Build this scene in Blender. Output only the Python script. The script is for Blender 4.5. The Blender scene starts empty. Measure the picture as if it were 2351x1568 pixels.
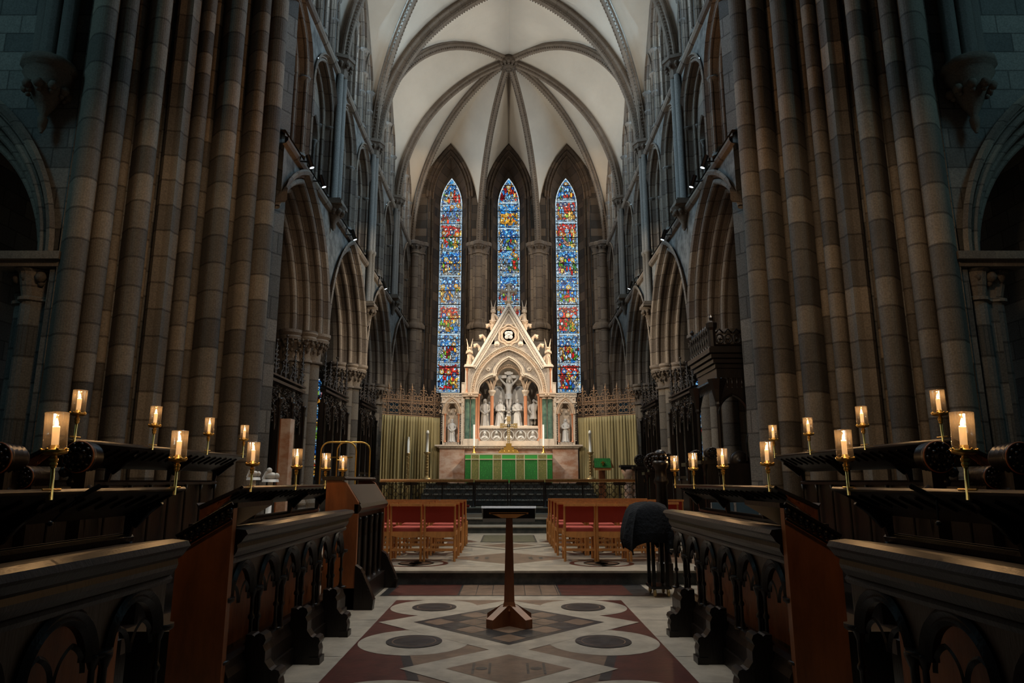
import bpy, math, random
import numpy as np
from mathutils import Vector
PI=math.pi; sin=math.sin; cos=math.cos; rnd=random.Random(7)
SC=bpy.context.scene; COL=SC.collection
# ---------------- camera, world, exposure ----------------
PITCH=math.radians(11.53); EYE=1.35; FPX=1572.0
cam=bpy.data.cameras.new('camera'); co=bpy.data.objects.new('camera',cam); COL.objects.link(co)
co.location=(0,0,EYE); co.rotation_euler=(PI/2+PITCH,0,0)
cam.sensor_width=36; cam.lens=36*FPX/2351; cam.shift_x=7.5/2351; cam.clip_start=0.05
SC.camera=co
SC.view_settings.view_transform='Standard'; SC.view_settings.look='None'
SC.view_settings.gamma=1; SC.view_settings.exposure=0.55
SC.cycles.max_bounces=7; SC.cycles.diffuse_bounces=3; SC.cycles.transparent_max_bounces=16
SC.cycles.use_denoising=True
W=bpy.data.worlds.new('world'); SC.world=W; W.use_nodes=True
W.node_tree.nodes['Background'].inputs[0].default_value=(0.30,0.50,0.60,1)
W.node_tree.nodes['Background'].inputs[1].default_value=0.016
def aim(o,t):
    d=Vector(t)-Vector(o.location); o.rotation_euler=d.to_track_quat('-Z','Y').to_euler()
def spot(loc,tgt,power,col,ang=60,blend=.6,r=.12,parent=None,name='lamp_light'):
    l=bpy.data.lights.new(name,'SPOT'); l.energy=power; l.color=col; l.spot_size=math.radians(ang); l.spot_blend=blend; l.shadow_soft_size=r
    o=bpy.data.objects.new(name,l); COL.objects.link(o); o.location=loc; aim(o,tgt); return o
def area(loc,tgt,power,col,sx,sy,name='flood_light',spread=180):
    l=bpy.data.lights.new(name,'AREA'); l.energy=power; l.color=col; l.shape='RECTANGLE'; l.size=sx; l.size_y=sy; l.spread=math.radians(spread)
    o=bpy.data.objects.new(name,l); COL.objects.link(o); o.location=loc; aim(o,tgt); return o
WARM=(1,.80,.56); CREAM=(1,.91,.77); COOL=(.42,.72,1.0); TEAL=(.30,.72,.78)
# floodlights standing on the clerestory sill wash the vault
for s in (-1,1):
    for y,pw in ((23.6,235),(28.6,110),(19.2,165),(14.5,100)):
        spot((s*4.1,y,12.6),(-s*2.2,y+.3,19),pw,CREAM,150,.8,.25,name='vault_flood')
# daylight of the crossing tower and transepts above and behind the viewer
area((0,6.5,15),(0,7.6,0),58,(.95,.93,.90),4,4,name='tower_daylight',spread=48)
for s in (-1,1):
    area((s*11.0,5.5,11.5),(s*7.6,10.6,7.5),38,(.32,.66,.80),2,3,name='transept_daylight',spread=120)
    spot((s*2.2,5.5,7.5),(s*5.4,12.0,4.6),320,(1,.72,.46),62,.9,.5,name='crossing_lamp')
    spot((-s*1.5,9.6,3.4),(s*4.9,12.4,9.4),420,(1,.52,.20),34,.9,.2,name='arch_lamp')
# ---------------- mesh builder ----------------
ORG={}
class MB:
    def __init__(self): self.v=[]; self.f=[]; self.m=[]; self.uv=[]; self.sm=[]
    def vt(self,p): self.v.append((p[0],p[1],p[2])); return len(self.v)-1
    def face(self,idx,m=0,uv=None,sm=False):
        self.f.append(tuple(idx)); self.m.append(m); self.uv.append(uv if uv else [(0,0)]*len(idx)); self.sm.append(sm)
    def poly(self,pts,m=0,uv=None,sm=False): self.face([self.vt(p) for p in pts],m,uv,sm)
    def box(self,x0,y0,z0,x1,y1,z1,m=0,T=None):
        c=[(x,y,z) for x in (x0,x1) for y in (y0,y1) for z in (z0,z1)]
        def uvf(p,ax): 
            return (p[1]/.6,p[2]/.36) if ax==0 else ((p[0]/.6,p[2]/.36) if ax==1 else (p[0]/.6,p[1]/.6))
        i=[self.vt(T(p) if T else p) for p in c]
        for q,ax in (((0,1,3,2),0),((4,6,7,5),0),((0,4,5,1),1),((2,3,7,6),1),((0,2,6,4),2),((1,5,7,3),2)):
            self.face([i[k] for k in q],m,[uvf(c[k],ax) for k in q])
    def grid(self,rows,m=0,cu=False,cv=False,sm=True,uvs=None,cap=False):
        R=len(rows); N=len(rows[0]); b=len(self.v)
        for r in rows:
            for p in r: self.v.append((p[0],p[1],p[2]))
        for i in range(R if cv else R-1):
            for j in range(N if cu else N-1):
                i2=(i+1)%R; j2=(j+1)%N
                uv=None
                if uvs: uv=[uvs[i][j],(uvs[i][j+1][0] if abs(uvs[i][j+1][0]-uvs[i][j][0])!=1 else uvs[i][j][0],uvs[i][j+1][1]),(uvs[i+1][j+1][0] if abs(uvs[i+1][j+1][0]-uvs[i+1][j][0])!=1 else uvs[i+1][j][0],uvs[i+1][j+1][1]),uvs[i+1][j]]
                self.face((b+i*N+j,b+i*N+j2,b+i2*N+j2,b+i2*N+j),m,uv,sm)
        if cap:
            self.face([b+j for j in range(N)],m); self.face([b+(R-1)*N+j for j in range(N)],m)
    def lathe(self,prof,c,n=12,m=0,sm=True,ax='z',sx=1,sy=1):
        rows=[]
        for r,z in prof:
            row=[]
            for j in range(n):
                a=2*PI*j/n; p=(r*cos(a)*sx,r*sin(a)*sy,z)
                if ax=='y': p=(p[0],p[2],p[1])
                elif ax=='x': p=(p[2],p[0],p[1])
                row.append((c[0]+p[0],c[1]+p[1],c[2]+p[2]))
            rows.append(row)
        self.grid(rows,m,cu=True,sm=sm,cap=True)
    def ball(self,c,r,n=8,m=0,s=(1,1,1)):
        k=max(4,n//2+1); rows=[]
        for i in range(k+1):
            a=-PI/2+PI*i/k; rr=max(1e-4,cos(a))*r
            rows.append([(c[0]+rr*cos(2*PI*j/n)*s[0],c[1]+rr*sin(2*PI*j/n)*s[1],c[2]+r*sin(a)*s[2]) for j in range(n)])
        self.grid(rows,m,cu=True)
    def tube(self,path,r,n=8,m=0,closed=False,cap=True,sm=True,up=(0,0,1)):
        P=[Vector(p) for p in path]; L=len(P); rows=[]
        rs=r if isinstance(r,(list,tuple)) else [r]*L
        U=Vector(up)
        for i in range(L):
            a=P[(i-1)%L] if (closed or i>0) else P[i]; b=P[(i+1)%L] if (closed or i<L-1) else P[i]
            t=(b-a); t=t.normalized() if t.length>1e-9 else Vector((0,0,1))
            n1=t.cross(U)
            if n1.length<1e-3: n1=t.cross(Vector((0,1,0)) if abs(t.y)<.9 else Vector((1,0,0)))
            n1.normalize(); n2=n1.cross(t)
            rows.append([P[i]+n1*cos(2*PI*j/n)*rs[i]+n2*sin(2*PI*j/n)*rs[i] for j in range(n)])
        self.grid(rows,m,cu=True,cv=closed,sm=sm,cap=cap and not closed)
    def sweep(self,path,prof,lat,inw,m=0,sm=False,L0=0,bl=.45):
        """profile (a,b): a along lat[i], b along inw[i]"""
        rows=[];uvs=[];d=L0;prev=None
        for i,p in enumerate(path):
            P=Vector(p)
            if prev is not None: d+=(P-prev).length
            prev=P
            rows.append([P+Vector(lat[i])*a+Vector(inw[i])*b for a,b in prof])
            uvs.append([(j*1.0/3,d/bl) for j in range(len(prof))])
        self.grid(rows,m,sm=sm,uvs=uvs)
    def build(self,name,mats,parent=None,smooth=None):
        me=bpy.data.meshes.new(name)
        o=ORG.get(parent.name,(0,0,0)) if parent else (0,0,0)
        vs=[(a-o[0],b-o[1],c-o[2]) for a,b,c in self.v] if parent else self.v
        me.from_pydata(vs,[],self.f)
        if not isinstance(mats,(list,tuple)): mats=[mats]
        for mm in mats: me.materials.append(mm)
        me.polygons.foreach_set('material_index',self.m)
        me.polygons.foreach_set('use_smooth',self.sm if smooth is None else [smooth]*len(self.f))
        ul=me.uv_layers.new(name='uv'); flat=[]
        for u in self.uv:
            for a in u: flat.extend(a)
        ul.data.foreach_set('uv',flat)
        me.update()
        ob=bpy.data.objects.new(name,me); COL.objects.link(ob)
        if parent: ob.parent=parent; ORG[ob.name]=o
        return ob
def thing(name,label,cat,loc=(0,0,0),group=None):
    o=bpy.data.objects.new(name,None); COL.objects.link(o); o.location=loc; o.empty_display_size=.1
    ORG[o.name]=tuple(loc); o['label']=label; o['category']=cat
    if group: o['group']=group
    return o
def tag(o,label,cat,group=None):
    o['label']=label; o['category']=cat
    if group: o['group']=group
    return o
def struct(o): o['kind']='structure'; return o
KIDS={}
def dup(root,loc,label=None,group=None,rotz=0,sx=1):
    def cp(o,par):
        c=o.copy(); COL.objects.link(c)
        if par: c.parent=par
        for k in o.children: cp(k,c)
        return c
    r=cp(root,None); r.location=loc; r.rotation_euler=(0,0,rotz)
    if sx!=1: r.scale=(sx,1,1)
    ORG[r.name]=tuple(loc)
    if label: r['label']=label
    if group: r['group']=group
    return r
def at(u,v,Y):
    """photo pixel -> X, Z on the plane at distance Y"""
    dy=(784-v)/FPX; yp=cos(PITCH)-dy*sin(PITCH); zp=sin(PITCH)+dy*cos(PITCH)
    return ((u-1168)/FPX/yp*Y, EYE+zp/yp*Y)
# ---------------- materials ----------------
def mat(name,col,rough=.7,metal=0,spec=.5,emit=None,es=0,bump=0,bscale=30,var=0,vscale=3,col2=None,stretch=None):
    m=bpy.data.materials.new(name); m.use_nodes=True; nt=m.node_tree; b=nt.nodes['Principled BSDF']
    b.inputs['Base Color'].default_value=(*col,1); b.inputs['Roughness'].default_value=rough; b.inputs['Metallic'].default_value=metal
    b.inputs['Specular IOR Level'].default_value=spec
    if emit: b.inputs['Emission Color'].default_value=(*emit,1); b.inputs['Emission Strength'].default_value=es
    tc=None
    if var or bump:
        tc=nt.nodes.new('ShaderNodeTexCoord'); mp=nt.nodes.new('ShaderNodeMapping'); nt.links.new(tc.outputs['Object'],mp.inputs[0])
        if stretch: mp.inputs['Scale'].default_value=stretch
    if var:
        n=nt.nodes.new('ShaderNodeTexNoise'); n.inputs['Scale'].default_value=vscale; n.inputs['Detail'].default_value=6; n.inputs['Roughness'].default_value=.65
        nt.links.new(mp.outputs[0],n.inputs['Vector'])
        r=nt.nodes.new('ShaderNodeValToRGB'); c2=col2 if col2 else tuple(c*(1-var) for c in col)
        r.color_ramp.elements[0].position=.38; r.color_ramp.elements[1].position=.62
        r.color_ramp.elements[0].color=(*c2,1); r.color_ramp.elements[1].color=(*col,1)
        nt.links.new(n.outputs['Fac'],r.inputs[0]); nt.links.new(r.outputs[0],b.inputs['Base Color'])
    if bump:
        n=nt.nodes.new('ShaderNodeTexNoise'); n.inputs['Scale'].default_value=bscale; n.inputs['Detail'].default_value=5
        nt.links.new(mp.outputs[0],n.inputs['Vector'])
        bp=nt.nodes.new('ShaderNodeBump'); bp.inputs['Strength'].default_value=bump; bp.inputs['Distance'].default_value=.02
        nt.links.new(n.outputs['Fac'],bp.inputs['Height']); nt.links.new(bp.outputs[0],b.inputs['Normal'])
    return m
def stone(name,cols,brick=False,joint=.035,jd=.45,bump=.5,rough=.85,contrast=.6):
    """ashlar: uv = (stone number across, course number); every cell takes its own tone"""
    m=bpy.data.materials.new(name); m.use_nodes=True; nt=m.node_tree; N=nt.nodes; L=nt.links; b=N['Principled BSDF']
    b.inputs['Roughness'].default_value=rough; b.inputs['Specular IOR Level'].default_value=.35
    uv=N.new('ShaderNodeUVMap'); uv.uv_map='uv'; sp=N.new('ShaderNodeSeparateXYZ'); L.new(uv.outputs[0],sp.inputs[0])
    def mth(op,a,b_=None):
        n=N.new('ShaderNodeMath'); n.operation=op
        for k,x in enumerate((a,b_)):
            if x is None: continue
            if isinstance(x,(int,float)): n.inputs[k].default_value=x
            else: L.new(x,n.inputs[k])
        return n.outputs[0]
    U=sp.outputs[0]; V=sp.outputs[1]
    fv=mth('FLOOR',V)
    if brick:
        U=mth('ADD',U,mth('MULTIPLY',fv,.37))
    fu=mth('FLOOR',U)
    cb=N.new('ShaderNodeCombineXYZ'); L.new(fu,cb.inputs[0]); L.new(fv,cb.inputs[1])
    wn=N.new('ShaderNodeTexWhiteNoise'); wn.noise_dimensions='2D'; L.new(cb.outputs[0],wn.inputs['Vector'])
    tc=N.new('ShaderNodeTexCoord')
    nz=N.new('ShaderNodeTexNoise'); nz.inputs['Scale'].default_value=1.1; nz.inputs['Detail'].default_value=7; nz.inputs['Roughness'].default_value=.7
    L.new(tc.outputs['Object'],nz.inputs['Vector'])
    mix=mth('ADD',mth('MULTIPLY',wn.outputs['Value'],contrast),mth('ADD',mth('MULTIPLY',nz.outputs['Fac'],.5),(.6-contrast)/2))
    r=N.new('ShaderNodeValToRGB'); els=r.color_ramp.elements
    while len(els)<len(cols): els.new(.5)
    for k,c in enumerate(cols):
        els[k].position=.2+.62*k/(len(cols)-1); els[k].color=(*c,1)
    L.new(mix,r.inputs[0])
    dv=mth('PINGPONG',V,.5)   # distance to nearest integer
    jt=mth('LESS_THAN',dv,joint)
    if brick:
        du=mth('PINGPONG',U,.5); jt=mth('MAXIMUM',jt,mth('LESS_THAN',du,joint*.6))
    fine=N.new('ShaderNodeTexNoise'); fine.inputs['Scale'].default_value=38; fine.inputs['Detail'].default_value=4
    L.new(tc.outputs['Object'],fine.inputs['Vector'])
    mx=N.new('ShaderNodeMix'); mx.data_type='RGBA'; mx.blend_type='MULTIPLY'
    L.new(mth('MULTIPLY',jt,jd+.2),mx.inputs[0]); L.new(r.outputs[0],mx.inputs[6]); mx.inputs[7].default_value=(.25,.22,.2,1)
    mx2=N.new('ShaderNodeMix'); mx2.data_type='RGBA'; mx2.blend_type='MULTIPLY'; mx2.inputs[0].default_value=.55
    cr=N.new('ShaderNodeValToRGB'); cr.color_ramp.elements[0].position=.3; cr.color_ramp.elements[0].color=(.45,.45,.45,1); cr.color_ramp.elements[1].position=.7; cr.color_ramp.elements[1].color=(1.25,1.25,1.25,1)
    L.new(fine.outputs['Fac'],cr.inputs[0]); L.new(mx.outputs[2],mx2.inputs[6]); L.new(cr.outputs[0],mx2.inputs[7]); L.new(mx2.outputs[2],b.inputs['Base Color'])
    bp=N.new('ShaderNodeBump'); bp.inputs['Strength'].default_value=bump; bp.inputs['Distance'].default_value=.02
    h=mth('SUBTRACT',mth('MULTIPLY',fine.outputs['Fac'],.5),jt)
    L.new(h,bp.inputs['Height']); L.new(bp.outputs[0],b.inputs['Normal'])
    return m
M={}
M['pier']=stone('pier_ashlar',[(.085,.07,.056),(.13,.105,.08),(.17,.135,.10),(.25,.195,.14)])
M['wall']=stone('wall_ashlar',[(.075,.07,.062),(.12,.11,.095),(.18,.16,.135)],brick=True)
M['arch']=stone('arch_stone',[(.07,.055,.045),(.13,.10,.078),(.20,.155,.115),(.27,.21,.155)],contrast=.28)
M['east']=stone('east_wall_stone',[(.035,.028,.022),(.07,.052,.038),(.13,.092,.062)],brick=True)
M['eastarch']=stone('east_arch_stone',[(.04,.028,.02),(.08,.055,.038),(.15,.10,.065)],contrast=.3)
M['shaft']=stone('shaft_stone',[(.16,.15,.135),(.22,.20,.175),(.30,.27,.23)],contrast=.25,jd=.3)
M['rib']=stone('rib_stone',[(.11,.082,.06),(.16,.12,.088),(.22,.17,.125)],contrast=.2,jd=.2,joint=.02)
M['plaster']=mat('vault_plaster',(.56,.50,.42),.9,var=.12,vscale=.5,bump=.15,bscale=40,spec=.2)
M['rough']=mat('spandrel_rubble',(.20,.19,.17),.9,var=.55,vscale=4,bump=.9,bscale=9,spec=.2)
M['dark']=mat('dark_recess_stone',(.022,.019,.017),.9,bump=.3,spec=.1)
M['oak']=mat('dark_oak',(.015,.0085,.005),.36,var=.5,vscale=6,bump=.12,bscale=60,spec=.42,stretch=(1,1,.2))
M['oakred']=mat('red_brown_oak',(.34,.105,.028),.45,var=.45,vscale=5,bump=.15,bscale=40,stretch=(1,1,.25))
M['iron']=mat('wrought_iron',(.06,.045,.035),.45,.7,bump=.2,bscale=60)
M['gilt']=mat('gilded_iron',(.34,.20,.11),.5,.35,bump=.2,bscale=60)
M['brass']=mat('brass',(.70,.42,.10),.28,.85)
M['bronze']=mat('old_brass',(.60,.42,.18),.35,.6,var=.5,vscale=30)
M['wax']=mat('white_wax',(.82,.76,.64),.5,emit=(1,.55,.2),es=.06)
M['wax2']=mat('unlit_wax',(.80,.78,.70),.5)
M['flame']=mat('flame',(1,.7,.3),.5,emit=(1,.62,.25),es=26)
M['marble']=mat('white_marble',(.62,.60,.56),.45,var=.12,vscale=8,bump=.08,bscale=30)
M['cream']=mat('cream_carved_stone',(.62,.46,.32),.6,var=.18,vscale=7,bump=.25,bscale=45)
M['pale']=mat('pale_dressed_stone',(.66,.55,.43),.6,var=.14,vscale=10,bump=.1)
M['carve']=mat('foliate_carving',(.50,.42,.34),.7,var=.45,vscale=26,bump=1,bscale=34)
M['orange']=mat('orange_marble',(.56,.23,.11),.35,var=.22,vscale=9,stretch=(3,3,.6))
M['green']=mat('green_marble',(.035,.075,.055),.28,var=.6,vscale=6,col2=(.10,.15,.10))
M['vein']=mat('red_veined_marble',(.62,.46,.36),.4,var=.5,vscale=2.2,col2=(.42,.20,.11),stretch=(1,1,1.8))
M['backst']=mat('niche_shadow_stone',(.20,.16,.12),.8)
M['cloth']=mat('black_cloth',(.005,.007,.010),.9,bump=1,bscale=22,spec=.2)
M['redfab']=mat('red_upholstery',(.30,.035,.022),.9,bump=.4,bscale=200,spec=.15)
M['seatfab']=mat('red_seat_fabric',(.40,.085,.065),.9,bump=.4,bscale=200,spec=.15)
M['chair']=mat('honey_beech',(.60,.25,.07),.42,var=.25,vscale=14,stretch=(1,1,.2))
M['blue']=mat('blue_upholstery',(.045,.085,.12),.9,bump=.3,bscale=150)
M['curtain']=mat('olive_curtain',(.36,.29,.14),.85,bump=.35,bscale=90,spec=.2)
M['lectwood']=mat('lectern_mahogany',(.26,.085,.028),.4,var=.35,vscale=8,stretch=(1,1,.15))
M['black']=mat('black_metal',(.01,.01,.011),.3,.4)
M['lens']=mat('lamp_lens',(.9,.95,1),.3,emit=(.75,.88,1),es=4)
M['daywin']=mat('clerestory_glass',(.5,.6,.7),.3,emit=(.50,.72,.92),es=7.0)
M['fl_pale']=mat('pale_paving_marble',(.36,.31,.24),.4,var=.3,vscale=5,bump=.12,bscale=20)
M['fl_red']=mat('red_paving_marble',(.085,.022,.014),.35,var=.4,vscale=7,bump=.1,bscale=20)
M['fl_tan']=mat('tan_paving_marble',(.17,.105,.065),.4,var=.4,vscale=7,bump=.1,bscale=20)
M['fl_dark']=mat('dark_paving_marble',(.035,.032,.030),.35,var=.6,vscale=9,bump=.1)
M['fl_green']=mat('green_paving_marble',(.11,.11,.065),.35,var=.5,vscale=12)
M['step']=mat('black_veined_step_marble',(.035,.04,.038),.35,var=.7,vscale=9,col2=(.075,.075,.068),bump=.2,bscale=15)
def glass_mat():
    m=bpy.data.materials.new('hurricane_glass'); m.use_nodes=True; nt=m.node_tree; N=nt.nodes; L=nt.links
    for n in list(N): 
        if n.type!='OUTPUT_MATERIAL': N.remove(n)
    out=[n for n in N][0]
    tr=N.new('ShaderNodeBsdfTransparent'); tr.inputs[0].default_value=(.93,.90,.86,1)
    gl=N.new('ShaderNodeBsdfGlossy'); gl.inputs['Roughness'].default_value=.08; gl.inputs[0].default_value=(1,.95,.88,1)
    df=N.new('ShaderNodeBsdfTranslucent'); df.inputs[0].default_value=(.9,.72,.5,1)
    lw=N.new('ShaderNodeLayerWeight'); lw.inputs[0].default_value=.35
    mp=N.new('ShaderNodeMath'); mp.operation='MULTIPLY_ADD'; mp.inputs[1].default_value=.30; mp.inputs[2].default_value=.02; L.new(lw.outputs['Facing'],mp.inputs[0])
    a=N.new('ShaderNodeMixShader'); a.inputs[0].default_value=.014; L.new(tr.outputs[0],a.inputs[1]); L.new(df.outputs[0],a.inputs[2])
    b=N.new('ShaderNodeMixShader'); L.new(mp.outputs[0],b.inputs[0]); L.new(a.outputs[0],b.inputs[1]); L.new(gl.outputs[0],b.inputs[2]); L.new(b.outputs[0],out.inputs[0])
    return m
M['glass']=glass_mat()
def pix_mat(name,es):
    m=bpy.data.materials.new(name); m.use_nodes=True; nt=m.node_tree; b=nt.nodes['Principled BSDF']
    a=nt.nodes.new('ShaderNodeAttribute'); a.attribute_name='col'
    b.inputs['Base Color'].default_value=(.02,.02,.02,1); b.inputs['Roughness'].default_value=.4
    nt.links.new(a.outputs['Color'],b.inputs['Emission Color']); b.inputs['Emission Strength'].default_value=es
    return m
M['stained']=pix_mat('stained_glass',1.0)
M['stained2']=pix_mat('aisle_stained_glass',.55)
def brocade(name,c1,c2,sc):
    m=bpy.data.materials.new(name); m.use_nodes=True; nt=m.node_tree; N=nt.nodes; L=nt.links; b=N['Principled BSDF']; b.inputs['Roughness'].default_value=.7
    tc=N.new('ShaderNodeTexCoord'); v=N.new('ShaderNodeTexVoronoi'); v.inputs['Scale'].default_value=sc; v.inputs['Randomness'].default_value=.35
    L.new(tc.outputs['Object'],v.inputs['Vector']); w=N.new('ShaderNodeTexWave'); w.inputs['Scale'].default_value=sc*.35; w.inputs['Distortion'].default_value=9; w.inputs['Detail Scale'].default_value=3
    L.new(tc.outputs['Object'],w.inputs['Vector'])
    a=N.new('ShaderNodeMath'); a.operation='MULTIPLY_ADD'; a.inputs[1].default_value=.6; L.new(w.outputs['Fac'],a.inputs[0]); L.new(v.outputs['Distance'],a.inputs[2])
    r=N.new('ShaderNodeValToRGB'); r.color_ramp.elements[0].position=.45; r.color_ramp.elements[1].position=.7; r.color_ramp.elements[0].color=(*c1,1); r.color_ramp.elements[1].color=(*c2,1)
    L.new(a.outputs[0],r.inputs[0]); L.new(r.outputs[0],b.inputs['Base Color']); return m
M['gbroc']=brocade('green_brocade',(.03,.30,.035),(.015,.16,.02),16)
M['ybroc']=brocade('gold_brocade',(.34,.27,.09),(.16,.17,.04),20)
M['gplain']=mat('green_silk',(.035,.34,.04),.6)
M['braid']=mat('gold_braid',(.55,.50,.30),.6)
# ---------------- gothic helpers ----------------
A=4.6
def TW(s,off=A): return lambda p:(s*(off+p[2]),p[0],p[1])      # side wall: (along Y, height, depth outward)
def TE(y0): return lambda p:(p[0],y0+p[2],p[1])                # cross wall: (along X, height, depth away)
def cof(s,h): r=(s*s+h*h)/(2*s); return r-s
def orders(rho,d0,n,w,dd,r):
    P=[]
    for i in range(n):
        ri=rho-i*w; rn=ri-w; d=d0+i*dd
        P+= [(ri,d),(rn+2.3*r,d),(rn+2.3*r,d+.7*r)]
        for k in range(8):
            ang=math.radians(40-260*k/7)   # sweep round the outside of the roll
            P.append((rn+r+r*cos(ang),d+r+r*sin(ang)))
        P+= [(rn+.7*r,d+2.3*r),(rn,d+2.3*r),(rn,d+dd)]
    return P
def arch(mb,T,hc,zs,c,prof,n=12,zb=None,m=0,bl=.42,sides=(-1,1)):
    """pointed arch of two arcs, the profile (radius, depth) mitred at the apex; jambs run down to zb"""
    for sd in sides:
        rows=[];uvs=[]
        if zb is not None:
            k=max(2,int((zs-zb)/2)+1)
            for i in range(k):
                z=zb+(zs-zb)*i/k
                rows.append([T((hc+sd*(rho-c),z,d)) for rho,d in prof]); uvs.append([(j//14+.5,(z-zs)/bl) for j in range(len(prof))])
        for i in range(n+1):
            row=[];uv=[]
            for j,(rho,d) in enumerate(prof):
                th=math.acos(min(1,max(-1,c/rho)))*i/n
                row.append(T((hc+sd*(rho*cos(th)-c),zs+rho*sin(th),d))); uv.append((j//14+.5,rho*th/bl))
            rows.append(row);uvs.append(uv)
        mb.grid(rows,m,sm=False,uvs=uvs)
def spandrel(mb,T,hc,zs,c,rho,h0,h1,z1,d=0,z0=None,m=0,n=12,us=.62,vs=.36):
    s=rho-c
    def uv(p): return (p[0]/us,p[1]/vs)
    def q(a,b,c_,d_):
        P=[a,b,c_,d_]; mb.poly([T((p[0],p[1],d)) for p in P],m,[uv(p) for p in P])
    for sd,he in ((-1,h0),(1,h1)):
        prev=None
        for i in range(n+1):
            th=math.acos(min(1,c/rho))*i/n; p=(hc+sd*(rho*cos(th)-c),zs+rho*sin(th))
            if prev: q(prev,p,(p[0],z1),(prev[0],z1))
            prev=p
        if abs(he-(hc+sd*s))>1e-4: q((he,zs),(hc+sd*s,zs),(hc+sd*s,z1),(he,z1))
        if z0 is not None and abs(he-(hc+sd*s))>1e-4: q((he,z0),(hc+sd*s,z0),(hc+sd*s,zs),(he,zs))
def circ_section(circles,n=72):
    """outline of a union of circles (cx,cy,r) around 0,0 -> list of (x,y,id)"""
    out=[]
    for k in range(n):
        a=2*PI*k/n; dx,dy=cos(a),sin(a); best=0;bi=0
        for i,(cx,cy,r) in enumerate(circles):
            t=cx*dx+cy*dy; q=t*t-(cx*cx+cy*cy-r*r)
            if q>=0:
                t2=t+math.sqrt(q)
                if t2>best: best=t2;bi=i
        out.append((dx*best,dy*best,bi))
    return out
def column(mb,sec,c,zl,m=0,bl=.42,seed=0):
    """zl = list of (z,scale)"""
    n=len(sec); rr=random.Random(seed); offs=[rr.random() for _ in range(64)]
    for j in range(n):
        x0,y0,i0=sec[j]; x1,y1,i1=sec[(j+1)%n]
        o=offs[i0%64]
        rows=[];uvs=[]
        for z,k in zl:
            rows.append([(c[0]+x0*k,c[1]+y0*k,z),(c[0]+x1*k,c[1]+y1*k,z)]); uvs.append([(i0+.3+seed*7,z/bl+o),(i0+.7+seed*7,z/bl+o)])
        mb.grid(rows,m,sm=False,uvs=uvs)
    z,k=zl[-1]; mb.poly([(c[0]+x*k,c[1]+y*k,z) for x,y,_ in sec],m)
def knobs(mb,c,R,z,r,n,m=0,a0=0,sx=1):
    for k in range(n):
        a=a0+2*PI*k/n; x,y=c[0]+R*cos(a)*sx,c[1]+R*sin(a)
        mb.ball((x,y,z),r,7,m,(1,1,1.1)); mb.ball((x-.5*r*cos(a),y-.5*r*sin(a),z-1.1*r),r*.6,6,m)
def shaft(mb,x,y,z0,z1,r,m=0,n=8,cap=.22,base=.15,rings=()):
    P=[(r*1.7,z0),(r*1.7,z0+base*.35),(r*1.25,z0+base*.6),(r*1.4,z0+base*.8),(r,z0+base)]
    for zr in rings: P+= [(r,zr-.05),(r*1.4,zr-.02),(r*1.4,zr+.03),(r,zr+.06)]
    P+= [(r,z1-cap),(r*1.25,z1-cap+.02),(r,z1-cap+.05),(r*1.25,z1-cap*.5),(r*1.8,z1-cap*.22),(r*1.9,z1-cap*.15),(r*1.9,z1)]
    mb.lathe(P,(x,y,0),n,m)
# ================= FLOOR =================
def flat(mb,pts,z,m): mb.poly([(x,y,z) for x,y in pts],m)
def disc(mb,cx,cy,r,z,m,n=36): flat(mb,[(cx+r*cos(2*PI*k/n),cy+r*sin(2*PI*k/n)) for k in range(n)],z,m)
def rect(mb,x0,y0,x1,y1,z,m): flat(mb,[(x0,y0),(x1,y0),(x1,y1),(x0,y1)],z,m)
def dia(mb,cx,cy,a,b,z,m): flat(mb,[(cx-a,cy),(cx,cy-b),(cx+a,cy),(cx,cy+b)],z,m)
FM=[M['fl_pale'],M['fl_red'],M['fl_tan'],M['fl_dark'],M['fl_green'],M['step']]
f=MB(); e=.0012
f.box(-12,-2,-.12,12,9.62,0,0)
for oy in (0,-3.26):
    y1=8.36+oy
    rect(f,-1.3,max(y1-3.26,-1.9),1.3,y1,e,1)
    flat(f,[(-.62,y1-3.26),(.62,y1-3.26),(.98,y1-1.7),(.62,y1),(-.62,y1),(-.98,y1-1.7)],2*e,2)
    for sx in (-1,1):
        flat(f,[(sx*.62,y1-3.26),(sx*.70,y1-3.26),(sx*1.05,y1-1.7),(sx*.98,y1-1.7)],2.5*e,3)
        for yy in (y1-.47,y1-2.10): disc(f,sx*.81,yy,.475,3*e,0)
    dia(f,0,y1-1.28,1.27,1.27,4*e,0); dia(f,0,y1-1.28,.93,.95,5*e,3); 
    for i in range(5):
        for j in range(5):
            cx=(i-j)*.17; cy=(i+j-4)*.175
            dia(f,cx,y1-1.28+cy,.155,.16,6*e,2 if (i+j)%2==0 or abs(i-2)+abs(j-2)<2 else 1+2*((i*3+j)%2))
    dia(f,0,y1-2.97,.80,.72,4.5*e,0); dia(f,0,y1-2.97,.46,.42,5.5*e,2)
    for k in (-1,1):
        rect(f,k*.2-.07,y1-3.12,k*.2-.05,y1-2.82,6.5*e,3); rect(f,k*.2+.05,y1-3.12,k*.2+.07,y1-2.82,6.5*e,3); disc(f,k*.2,y1-2.97,.045,6.6*e,3,12)
    for sx in (-1,1):
        for yy in (y1-.47,y1-2.10):
            disc(f,sx*.81,yy,.24,7*e,3); disc(f,sx*.81,yy,.19,7.5*e,2); disc(f,sx*.81,yy,.18,8*e,3)
            rect(f,sx*.81-.10,yy-.07,sx*.81+.10,yy+.07,8.5*e,3)
rect(f,-1.55,8.66,1.75,9.59,e,3)
rect(f,-1.45,8.70,-.62,9.56,2*e,1); rect(f,-.60,8.70,.62,9.56,2*e,2); rect(f,.64,8.70,1.5,9.56,2*e,1)
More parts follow.
